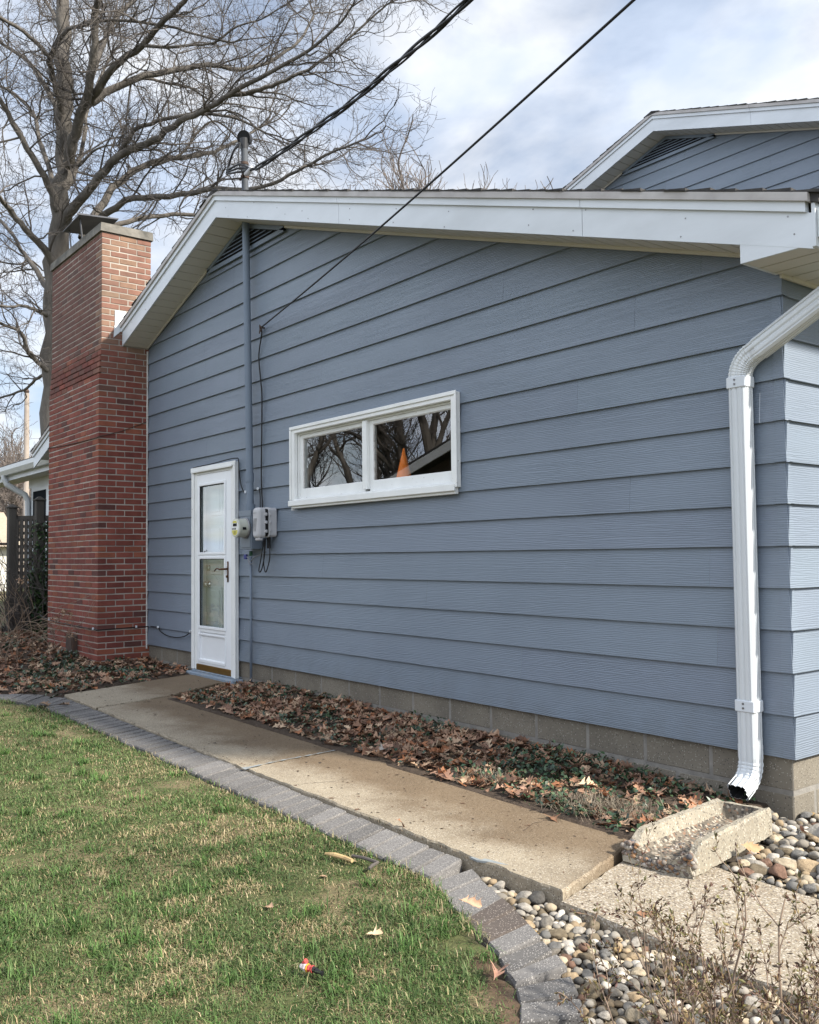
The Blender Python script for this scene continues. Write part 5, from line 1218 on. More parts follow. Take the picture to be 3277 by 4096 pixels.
one_leaf(-.985, -1.565, -.215, .06, 1.4, BRN, 'tiny brown leaf upright in the gap between path and pavers', 16, (.2, .9))
one_leaf(-5.42, -1.82, -.195, .12, .4, (.22, .15, .10), 'brown leaf fallen on the far bend of the pavers', 17, (.1, .1))
one_leaf(-5.30, -1.70, -.20, .10, .9, (.24, .17, .12), 'brown leaf beside the far path corner on grey pavers', 18)
one_leaf(.185, -.68, -.22, .10, 1.2, (.42, .27, .15), 'dry leaf propped against the side of the splash block', 19, (.9, .3))
one_leaf(.245, -.40, -.19, .10, 2.2, (.30, .16, .11), 'brown leaf standing between the splash block and the rocks', 20, (1.1, .4))
one_leaf(-3.85, -.89, -.20, .09, .7, BRN, 'dark leaf scrap on the darker side of the path', 21)
rg = random.Random(12)
for i in range(46):
    x, y = rg.uniform(-4.6, -.5), rg.uniform(-.86, -.12); c = np.array(rg.choice(LC)) * rg.uniform(.85, 1.25)
    one_leaf(x, y, height(x, y) + .028, rg.uniform(.08, .125), rg.uniform(0, 6.28), c, 'brown oak leaf on top of the litter between path and foundation', rg.randrange(28), (rg.uniform(-.5, .5), rg.uniform(-.5, .5)), 'loose oak leaves on the litter')
# ------------------------------------------------------------------ vinca and tufts of dry grass in the bed
def leaves_np(name, pts, size, cols, loc, seed, lab, cat, kind='stuff', tilt=.9):
    rs = np.random.RandomState(seed); n = len(pts); P_ = np.array(pts)
    az = rs.uniform(0, 6.28, n); ti = rs.uniform(-tilt, tilt, n); ro = rs.uniform(-tilt, tilt, n); L = rs.uniform(.65, 1.25, n) * size; w = L * rs.uniform(.24, .36, n)
    d = np.stack([np.cos(az) * np.cos(ti), np.sin(az) * np.cos(ti), np.sin(ti)], 1); sd = np.stack([-np.sin(az) * np.cos(ro), np.cos(az) * np.cos(ro), np.sin(ro)], 1)
    up_ = np.cross(d, sd)
    A = P_; B1 = P_ + d * (L * .45)[:, None] + sd * w[:, None] + up_ * (L * .08)[:, None]; B2 = P_ + d * (L * .45)[:, None] - sd * w[:, None] + up_ * (L * .08)[:, None]; Cc = P_ + d * L[:, None]; M_ = P_ + d * (L * .45)[:, None]
    V = np.stack([A, B1, Cc, B2, M_], 1).reshape(-1, 3); b = np.arange(n)[:, None] * 5
    F = np.concatenate([b + np.array([[0, 4, 1]]), b + np.array([[4, 2, 1]]), b + np.array([[0, 3, 4]]), b + np.array([[4, 3, 2]])])
    C = np.repeat(np.array(cols)[rs.randint(0, len(cols), n)] * rs.uniform(.6, 1.3, (n, 1)), 5, 0)
    o = np_mesh(name, V, F, C, 'ivy', loc); tag(o, lab, cat, kind=kind); return o
GC = [(.030, .062, .030), (.045, .085, .038), (.022, .048, .028), (.065, .10, .045)]
pts = []; rg = random.Random(6)
while len(pts) < 3300:
    x, y = bed_pt(rg); k = green(x, y)
    dens = .9 if x > -1.5 else .30
    if x > -.23 and y < -.33: continue
    if k < .02 + rg.uniform(-.15, .25) and rg.random() > dens * .35: continue
    if rg.random() > dens or x < -5.1: continue
    pts.append((x, y, height(x, y) + rg.uniform(.0, .055)))
leaves_np('ground_cover', pts, .032, GC, (-2, -.5, -.2), 3, 'dark green vinca growing through the leaf litter by the foundation', 'ground cover')
pts = []
while len(pts) < 4200:
    x, y = left_pt(rg)
    if not ok_left(x, y) or green(x, y) < .08 + rg.uniform(-.2, .2): continue
    pts.append((x, y, height(x, y) + rg.uniform(0, .06)))
leaves_np('ground_cover', pts, .045, GC, (-8, -1, -.2), 4, 'dark green vinca patches in the bed before the chimney', 'ground cover')
# ------------------------------------------------------------------ blades of grass
def blades(name, pts, L, wid, cols, loc, seed, lean, lab, cat, material='blade', kind='stuff'):
    rs = np.random.RandomState(seed); P_ = np.array(pts); n = len(P_); az = rs.uniform(0, 6.283, n); le = np.abs(rs.normal(lean, .35, n)); l_ = L * rs.uniform(.5, 1.25, n)
    if hasattr(L, '__len__'): l_ = L * rs.uniform(.6, 1.2, n)
    d = np.stack([np.cos(az), np.sin(az), np.zeros(n)], 1); s_ = np.stack([-np.sin(az), np.cos(az), np.zeros(n)], 1) * (wid * rs.uniform(.7, 1.3, n))[:, None]
    h1 = np.stack([d[:, 0] * np.sin(le * .5) * l_ * .5, d[:, 1] * np.sin(le * .5) * l_ * .5, np.cos(le * .5) * l_ * .5], 1)
    h2 = h1 + np.stack([d[:, 0] * np.sin(np.minimum(le * 1.5, 1.75)) * l_ * .5, d[:, 1] * np.sin(np.minimum(le * 1.5, 1.75)) * l_ * .5, np.cos(np.minimum(le * 1.5, 1.75)) * l_ * .5], 1)
    V = np.stack([P_ - s_, P_ + s_, P_ + h1 + s_ * .8, P_ + h1 - s_ * .8, P_ + h2], 1).reshape(-1, 3); b = np.arange(n)[:, None] * 5
    F = np.concatenate([b + np.array([[0, 1, 2]]), b + np.array([[0, 2, 3]]), b + np.array([[3, 2, 4]])])
    o = np_mesh(name, V, F, np.repeat(cols, 5, 0), material, loc); tag(o, lab, cat, kind=kind); return o
rs = np.random.RandomState(2); cp = np.array([2.3363, -4.0796]); rg = random.Random(90)
pts, cols, LL = [], [], []
CL = [(-.473, -2.922), (-.675, -2.789), (-.788, -2.661), (-2.02, -2.99), (-2.94, -2.67), (-.2, -2.0), (-.62, -1.92), (-1.4, -2.05), (-1.1, -2.35), (-1.7, -2.5), (-.33, -2.47), (-2.3, -2.3)]
fw = np.array([-.79, .613]); rt = np.array([.613, .79])
N_BL = 250000
while len(pts) < N_BL:
    # sample along view so that near ground is denser
    dd = 1.9 + 8.0 * rg.random() ** 1.9; la = rg.uniform(-.53, .50) * dd; q = cp + fw * dd + rt * la; x, y = q
    if not in_lawn(x, y, -.005): continue
    if dd > 9 and rg.random() < .3: continue
    edge = poly_y(LAWN, min(x, .6)) - y
    if x > .0:
        ex = min(edge, (.60 - x) if y < -2.3 else 9)
        if ex < .17 and rg.random() > max(0.05, ex / .17 - .25 + .5 * nz_(x, y, 9)): continue
    k = .45 * nz_(x, y, 1.7) + .6 * nz_(x, y, 5.3) + .6 * nz_(x, y, 13)
    dry = k + (.22 if y > -2.5 and x > -3.2 and x < -.3 else 0)
    for (a, b) in CL:
        r2 = (x - a) ** 2 + (y - b) ** 2
        if r2 < .012: dry += .9 * (1 - r2 / .012)
    dr = rg.random() < (.06 + .52 * sstep(.10, .75, dry))
    if dr:
        c = np.array(rg.choice(((.33, .26, .15), (.40, .325, .20), (.27, .20, .11), (.30, .26, .13)))) * rg.uniform(.75, 1.15)
    else:
        g_ = nz_(x + 5, y, 1.1); c = np.array(rg.choice(((.062, .116, .030), (.080, .138, .040), (.046, .092, .023), (.105, .146, .050), (.150, .172, .072)))) * (1 + .35 * g_) * rg.uniform(.55, 1.2)
    pts.append((x, y, height(x, y) - .004)); cols.append(c); LL.append(.023 + .016 * nz_(x, y, 2.5) + .014 * nz_(x, y, 9) + (.025 if rg.random() < .05 else 0))
for _ in range(150):                  # taller tufts
    while True:
        dd = 2.0 + 6.5 * rg.random() ** 1.5; q = cp + fw * dd + rt * rg.uniform(-.52, .5) * dd
        if in_lawn(q[0], q[1], -.03) and not (q[0] > .2 and rg.random() < .8): break
    g_ = rg.uniform(.75, 1.15); tall = rg.uniform(.05, .085)
    for k in range(rg.randint(35, 80)):
        x, y = q[0] + rg.gauss(0, .022), q[1] + rg.gauss(0, .022)
        if not in_lawn(x, y, -.004): continue
        c = np.array(rg.choice(((.075, .145, .034), (.095, .17, .045), (.06, .12, .03)))) * g_ * rg.uniform(.7, 1.2)
        if rg.random() < .03: c = np.array((.26, .22, .12))
        pts.append((x, y, height(x, y) - .004)); cols.append(c); LL.append(tall * rg.uniform(.6, 1.1))
for i in range(5200):                 # ragged edge creeping over the pavers
    k = rg.randrange(len(LAWN) - 1); (x0, y0), (x1, y1) = LAWN[k], LAWN[k + 1]; t = rg.random()
    if rg.random() > math.hypot(x1 - x0, y1 - y0) / .5: continue
    x, y = x0 + (x1 - x0) * t, y0 + (y1 - y0) * t + rg.gauss(-.012, .016)
    if nz_(x, y, 5) < -.12 or x > .1: continue
    c = np.array(rg.choice(((.085, .15, .036), (.11, .17, .05), (.24, .21, .11), (.32, .26, .15)))) * rg.uniform(.7, 1.1)
    pts.append((x, y, zp(x) - .02)); cols.append(c); LL.append(rg.uniform(.025, .055))
wid = .0009 + .00016 * np.linalg.norm(np.array(pts)[:, :2] - cp, axis=1)
blades('lawn', pts, np.array(LL), wid, np.array(cols), (-2, -2.5, -.27), 5, 1.05, 'short green lawn grass with straw-coloured patches', 'grass')
# straw-like tuft by the splash block and others in the bed
pts, cols = [], []
for (a, b, r, n) in ((-.62, -.72, .16, 520), (-1.35, -.72, .10, 150), (-2.6, -.45, .1, 60), (-.42, -.62, .12, 200)):
    for i in range(n):
        x, y = rg.gauss(a, r * .6), rg.gauss(b, r * .45); pts.append((x, y, height(x, y) + .0)); cols.append(np.array(rg.choice(((.27, .225, .165), (.34, .29, .22), (.20, .16, .12)))) * rg.uniform(.7, 1.1))
blades('dry_grass_tuft', pts, .13, .0014 * np.ones(len(pts)), np.array(cols) * .8, (-.6, -.7, -.2), 8, 1.55, 'grey straw-like clump of dead grass near the splash block', 'dry grass')
pts, cols = [], []
for i in range(900):                 # grass and moss creeping into the joints
    x = rg.uniform(-5.7, -.5); pts.append((x, -1.54 - .06 * (x + 5.8) / 5.3 + .022 + rg.gauss(0, .006), zp(x) - .012)); cols.append(np.array(rg.choice(((.10, .075, .05), (.06, .06, .035), (.16, .12, .08)))))
blades('joint_moss', pts, .016, .0016 * np.ones(len(pts)), np.array(cols), (-3, -1.56, -.23), 9, .9, 'dark moss and dirt growing in the joint between path and pavers', 'moss')

# crumbs of leaf and soil lying on the slabs
pts, cols = [], []; rg = random.Random(55); V, F, C = [], [], []
for i in range(420):
    x = rg.uniform(-6.0, .9); y = -1.56 + (rg.random() ** (.7 if rg.random() < .6 else 1.6)) * .70
    if x > -.05: zz = -.2715 - .01 * max(0, x)
    else: zz = zp(x) + .0015
    if x < -5.05: y = rg.uniform(-1.5, -.25)
    if x < -5.05 and not (-6.35 - (y + .1) * .3 < x): continue
    a = rg.uniform(0, 6.28); L = rg.uniform(.003, .011) * (2 if rg.random() < .12 else 1); w = L * rg.uniform(.25, .7); c, s_ = math.cos(a), math.sin(a); b = len(V); up1 = rg.uniform(.001, .005)
    V += [(x - c * L, y - s_ * L, zz), (x + s_ * w, y - c * w, zz + up1), (x + c * L, y + s_ * L, zz + .001), (x - s_ * w, y + c * w, zz + up1 * .6)]; F.append((b, b + 1, b + 2, b + 3)); C += [rg.choice(((.09, .06, .04), (.16, .10, .065), (.05, .038, .03)))] * 4
o = np_mesh('path_debris', np.array(V), np.array(F), np.array(C), 'leaf', (-3, -1.2, -.22)); tag(o, 'crumbs of leaf and soil scattered on the concrete path', 'debris', kind='stuff')

for pts, lab in (([(-1.93, -1.56), (-1.90, -1.45), (-1.86, -1.36), (-1.85, -1.27)], 'hairline'), ([(-4.0, -1.55), (-3.93, -1.40), (-3.95, -1.22), (-3.86, -1.05), (-3.87, -.9)], 'hairline'), ([(-.62, -.9), (-.66, -1.05), (-.60, -1.18)], 'hairline')):
    mb = MB(); sp3 = spline([(x, y, zp(x) + .0022) for x, y in pts], 7); rg = random.Random(3)
    sp3 = [q + Vector((rg.gauss(0, .006), 0, 0)) for q in sp3]
    for i in range(len(sp3) - 1):
        w = Vector((.0016 * rg.uniform(.4, 1.4), 0, 0)); mb.quad(sp3[i] - w, sp3[i] + w, sp3[i + 1] + w, sp3[i + 1] - w)
    tag(mb.build('path_crack', 'dark_metal', None, sp3[0]), kind='structure')
# ================================================================== SMALL THINGS ON THE LAWN
wr = thing('santa_figurine', (-.05, -2.625, -.25), 'small red, white and black Santa figure lying on the grass', 'figurine')  # simplified lumpy shape standing for a small Santa figure
def lump(mb, c, a, b, r0, r1, rg, mi=0, n=7, m=6):
    pts = [Vector(a).lerp(Vector(b), i / (m - 1)) for i in range(m)]; rad = [(r0 + (r1 - r0) * i / (m - 1)) * rg.uniform(.72, 1.15) for i in range(m)]
    mb.tube(pts, rad, n, mi)
rg = random.Random(3); wz = -.232
mb = MB(); lump(mb, 0, (-.088, -2.640, wz), (-.052, -2.626, wz), .013, .021, rg); mb.build('white_beard', 'santa_white', wr)
mb = MB(); lump(mb, 0, (-.085, -2.632, wz + .010), (-.064, -2.622, wz + .026), .006, .014, rg); lump(mb, 0, (-.052, -2.626, wz), (-.020, -2.612, wz), .018, .017, rg); mb.build('red_coat', 'santa_red', wr)
mb = MB(); lump(mb, 0, (-.053, -2.626, wz), (-.046, -2.623, wz), .0195, .0195, rg, m=2); mb.build('stripe', 'yellow_foil', wr)  # yellow stripe of the Santa figure
mb = MB(); lump(mb, 0, (-.020, -2.612, wz), (.025, -2.595, wz - .006), .016, .009, rg); lump(mb, 0, (.02, -2.598, wz - .006), (.034, -2.592, wz - .008), .008, .011, rg); mb.build('dark_end', 'cable', wr)
wr.scale = (.62, .62, .62)
mb = MB(); mb.tube([(-.90, -2.02, -.238), (-.85, -2.005, -.235), (-.80, -1.99, -.237), (-.755, -1.985, -.238)], [.004, .010, .009, .008], 7); o = mb.build('broken_stick', 'wood_pale', None, (-.83, -2.0, -.24)); tag(o, 'pale split piece of stick lying on the lawn near the pavers', 'stick')
mb = MB(); mb.tube([(-.80, -1.955, -.236), (-.74, -1.94, -.232), (-.665, -1.925, -.235), (-.655, -1.96, -.237), (-.64, -1.985, -.24)], [.006, .007, .007, .007, .006], 7); o = mb.build('broken_stick', 'twig', None, (-.7, -1.94, -.24)); tag(o, 'dark bent twig lying on the lawn edge beside the pale stick', 'stick')
# ================================================================== BARE SHRUB BY THE PEBBLES
def rnd_dir(rg, d, spread):
    v = Vector((rg.gauss(0, 1), rg.gauss(0, 1), rg.gauss(0, 1))); return (d + v * spread).normalized()
def twig_path(rg, p, d, L, n, wob, up=0.0):
    pts = [Vector(p)]; d = Vector(d).normalized()
    for i in range(n):
        d = (rnd_dir(rg, d, wob) + Vector((0, 0, up))).normalized(); pts.append(pts[-1] + d * (L / n))
    return pts
sh = thing('bare_shrub', (1.05, -2.05, -.32), 'leafless shrub with thin brown stems and small buds at bottom right', 'shrub')
rg = random.Random(27); st, bud_p, bud_d = MB(), [], []
def grow(p, d, L, r, lev):
    pts = twig_path(rg, p, d, L, 6, .13 if lev == 0 else .2, .05)
    st.tube(pts, [r + (r * .5 - r) * i / 6 for i in range(7)], 6 if lev == 0 else 5, cap=False)
    if lev < 2:
        for k in range(rg.randint(3, 5) if lev == 0 else rg.randint(1, 3)):
            i = rg.randint(2, 6); q = pts[i]; dd = rnd_dir(rg, (pts[i] - pts[i - 1]).normalized(), .5); grow(q, dd + Vector((0, 0, .35)), L * rg.uniform(.3, .55), r * .55, lev + 1)
    for i in range(2, 7):
        if lev > 0 or i > 4:
            for k in range(2 if i < 6 else 4): bud_p.append(pts[i] + Vector((rg.gauss(0, .002), rg.gauss(0, .002), 0))); bud_d.append(rnd_dir(rg, (pts[i] - pts[i - 1]).normalized(), .55))
for i in range(25):
    a = rg.uniform(0, 6.28); q = Vector((.98 + .24 * rg.uniform(-1, 1.1), -2.06 + .16 * rg.uniform(-1, 1), -.35))
    d = Vector((rg.gauss(-.10, .34), rg.gauss(.12, .30), 1)); grow(q, d, rg.uniform(.16, .36), rg.uniform(.002, .0036), 0)
for (q, d, L) in (((.93, -1.98, -.33), (-.55, .5, 1), .40), ((.92, -1.95, -.33), (-.28, .62, 1.15), .41), ((1.05, -1.9, -.33), (-.18, .25, 1), .42), ((.86, -2.02, -.33), (-.8, .4, .8), .38), ((1.2, -1.98, -.33), (-.05, .2, 1), .40)): grow(Vector(q), Vector(d), L, .004, 0)
st.build('stems', 'shrub', sh)
n = len(bud_p); rs = np.random.RandomState(1); P_ = np.array([tuple(v) for v in bud_p]); D_ = np.array([tuple(v) for v in bud_d]); S_ = np.cross(D_, rs.normal(size=(n, 3))); S_ /= np.linalg.norm(S_, axis=1)[:, None]
L_ = rs.uniform(.008, .021, n)[:, None]; w_ = L_ * .16; U_ = np.cross(D_, S_)
V = np.stack([P_, P_ + D_ * L_ * .5 + S_ * w_, P_ + D_ * L_, P_ + D_ * L_ * .5 - S_ * w_, P_ + D_ * L_ * .5 + U_ * w_], 1).reshape(-1, 3); b = np.arange(n)[:, None] * 5
F = np.concatenate([b + np.array([[0, 1, 4]]), b + np.array([[1, 2, 4]]), b + np.array([[2, 3, 4]]), b + np.array([[3, 0, 4]])])
cl = np.array([(.16, .105, .05), (.12, .07, .045), (.19, .15, .06), (.10, .055, .045), (.14, .13, .05)])[rs.randint(0, 5, n)] * rs.uniform(.7, 1.25, (n, 1))
np_mesh('buds', V, F, np.repeat(cl, 5, 0), 'shrub_leaf', sh['_o'], sh)
# second shrub, far left before the fence
s2 = thing('bare_shrub', (-8.25, -1.35, -.12), 'bare hydrangea with dried tan flower heads beside the chimney', 'shrub')
rg = random.Random(8); st, bud_p, bud_d = MB(), [], []
heads = []
def grow2(p, d, L, r, lev):
    pts = twig_path(rg, p, d, L, 7, .16, .02 if lev == 0 else .0); st.tube(pts, [r + (r * .45 - r) * i / 7 for i in range(8)], 5, cap=False)
    if lev < 2:
        for k in range(rg.randint(2, 4)): i = rg.randint(2, 7); grow2(pts[i], rnd_dir(rg, (pts[i] - pts[i - 1]).normalized(), .5), L * rg.uniform(.35, .65), r * .6, lev + 1)
    elif rg.random() < .14: heads.append(pts[-1])
for i in range(13): grow2(Vector((-8.35 + rg.gauss(0, .12), -1.35 + rg.gauss(0, .1), -.14)), Vector((rg.gauss(.0, .5), rg.gauss(.1, .4), rg.uniform(.6, 1))), rg.uniform(.55, 1.0), rg.uniform(.004, .007), 0)
for dx_, L in ((.9, .8), (.7, .9), (1.1, .7)): grow2(Vector((-8.5, -1.4, .05)), Vector((dx_ * .8, .55, .45)), L, .006, 0)
st.build('stems', 'shrub', s2); fl = MB()
for q in heads:
    for k in range(26):
        c = q + Vector((rg.gauss(0, .03), rg.gauss(0, .03), rg.gauss(0, .022))); d1 = rnd_dir(rg, Vector((0, 0, 1)), 1) * .014; d2 = rnd_dir(rg, Vector((1, 0, 0)), 1) * .012
        fl.quad(c - d1, c - d2, c + d1, c + d2, 0, rg.choice(((.30, .19, .12), (.38, .26, .17), (.22, .13, .08))))
fl.build('flower_heads', 'shrub_leaf', s2, fix=False)
mb = MB(); mb.tube([(-8.35, -1.62, -.2), (-8.34, -1.62, .3), (-8.345, -1.61, 1.02)], [.016, .014, .013], 8); o = mb.build('garden_stake', 'dark_metal', None, (-8.35, -1.62, -.2)); tag(o, 'dark metal garden stake at the left edge in front of the fence', 'stake')
# ================================================================== LATTICE FENCE AND WHAT LIES BEYOND
fn = thing('lattice_fence', (-11.3, -.25, -.1), 'weathered dark wooden lattice fence with capped posts beside the chimney', 'fence')
def post(x, y, h):
    mb = MB(); mb.bbox(x - .055, x + .055, y - .055, y + .055, -.2, h - .05, .006); mb.bbox(x - .075, x + .075, y - .075, y + .075, h - .05, h - .03, .004)
    mb.hexa([(x - .06, y - .06, h - .03), (x + .06, y - .06, h - .03), (x + .06, y + .06, h - .03), (x - .06, y + .06, h - .03), (x - .015, y - .015, h + .01), (x + .015, y - .015, h + .01), (x + .015, y + .015, h + .01), (x - .015, y + .015, h + .01)]); mb.build('post', 'fence', fn)
F0, F1 = Vector((-11.55, -.50, 0)), Vector((-11.27, -.20, 0)); F2 = Vector((-10.87, .25, 0))
post(F0.x, F0.y, 1.76); post(F1.x, F1.y, 1.86)
mb = MB(); dv = (F2 - F0).normalized(); pv = Vector((-dv.y, dv.x, 0)); Lf = (F2 - F0).length
def slat(a, b, z0, z1, off, th):
    A_, B_ = F0 + dv * a + pv * off, F0 + dv * b + pv * off; e = pv * th
    mb.hexa([A_ - e + Vector((0, 0, z0)), B_ - e + Vector((0, 0, z0)), B_ + e + Vector((0, 0, z0)), A_ + e + Vector((0, 0, z0)), A_ - e + Vector((0, 0, z1)), B_ - e + Vector((0, 0, z1)), B_ + e + Vector((0, 0, z1)), A_ + e + Vector((0, 0, z1))])
a = .06
while a < Lf: slat(a, a + .044, -.1, 1.55, 0, .006); a += .066
z = .0
while z < 1.5: slat(.0, Lf, z, z + .042, .013, .006); z += .095
slat(0, Lf, 1.52, 1.60, .03, .012); slat(0, Lf, .1, .19, .035, .015)
mb.build('lattice', 'fence', fn)
rg = random.Random(5); pts = []
while len(pts) < 1900:
    t = rg.uniform(.30, .75); q = F0 + dv * (Lf * t) - pv * rg.uniform(.02, .14); z = rg.uniform(-.1, 1.5) if rg.random() < t else rg.uniform(-.1, .8); pts.append((q.x, q.y, z))
iv = leaves_np('ivy', pts, .065, [(.028, .060, .022), (.045, .085, .030), (.07, .115, .035), (.02, .042, .02)], (-11, -.2, -.1), 6, 'dark green ivy climbing the lattice fence by the chimney', 'ivy', kind=None, tilt=1.1)
rg = random.Random(15); mb = MB()
for i in range(190):
    t = rg.uniform(-.1, 1.0); q = F0 + dv * (Lf * t) - pv * rg.uniform(.0, .08); pts = twig_path(rg, (q.x, q.y, -.1), (rg.gauss(0, .2), rg.gauss(0, .2), 1), rg.uniform(.8, 1.75), 9, .22); mb.tube(pts, [.006] * 5 + [.004] * 5, 4, cap=False)
o = mb.build('bare_vines', 'twig', None, (-11.5, -.5, -.1)); tag(o, 'dry leafless vines tangled over the left post of the lattice fence', 'vine')
mb = MB(); G0, G1 = Vector((-11.6, -.55, 0)), Vector((-13.4, -2.1, 0)); dg = (G1 - G0).normalized(); LG = (G1 - G0).length
cf = thing('chain_link_fence', tuple(G0), 'thin chain-link fence to the left of the lattice fence', 'fence')
k = 0
while k * .06 < LG + 1.2:
    for sg in (1, -1):
        a0 = k * .06 if sg == 1 else k * .06 - 1.2; t0, z0, t1, z1 = a0, 0.0, a0 + 1.2, 1.2
        if sg == 1: t0, t1 = a0, a0 - 1.2
        else: t0, t1 = a0, a0 + 1.2
        if 0 <= min(t0, t1) and max(t0, t1) <= LG: mb.tube([G0 + dg * t0 + Vector((0, 0, z0)), G0 + dg * t1 + Vector((0, 0, z1))], .0022, 3, cap=False)
    k += 1
mb.build('wire_mesh', 'flue_metal', cf); mb = MB(); mb.tube([G0 + Vector((0, 0, 1.2)), G1 + Vector((0, 0, 1.2))], .018, 8); mb.tube([G0 + dg * 1.0, G0 + dg * 1.0 + Vector((0, 0, 1.25))], .022, 8); mb.build('rail', 'dark_metal', cf)
shed = thing('neighbour_shed', (-33, .6, -.2), 'pale shed with tan shingle roof far off beyond the fence', 'shed')
mb = MB(); mb.box(-36, -31, -3.0, 4.5, -.2, 1.5); mb.build('wall', 'soffit', shed)
mb = MB(); mb.hexa([(-36.3, -3.4, 1.5), (-30.6, -3.4, 1.42), (-30.6, 4.8, 1.42), (-36.3, 4.8, 1.5), (-33.8, -3.4, 2.7), (-33.2, -3.4, 2.7), (-33.2, 4.8, 2.7), (-33.8, 4.8, 2.7)]); mb.build('roof', 'tan_roof', shed)
up_ = thing('utility_pole', (-34.2, 5.85, -.2), 'distant pale wooden utility pole left of the chimney', 'utility pole')
mb = MB(); mb.tube([(-34.2, 5.85, -.2), (-34.15, 5.83, 4), (-34.05, 5.8, 7.3)], [.13, .11, .09], 10); mb.build('pole', 'pole', up_)
mb = MB(); mb.lathe([(.05, 0), (.09, .08), (.06, .16), (.02, .2)], (-34.05, 5.8, 7.28), 'z', 10); mb.tube([(-34.1, 5.4, 3.9), (-34.1, 6.2, 3.9)], .03, 6); mb.build('insulator', 'dark_metal', up_)
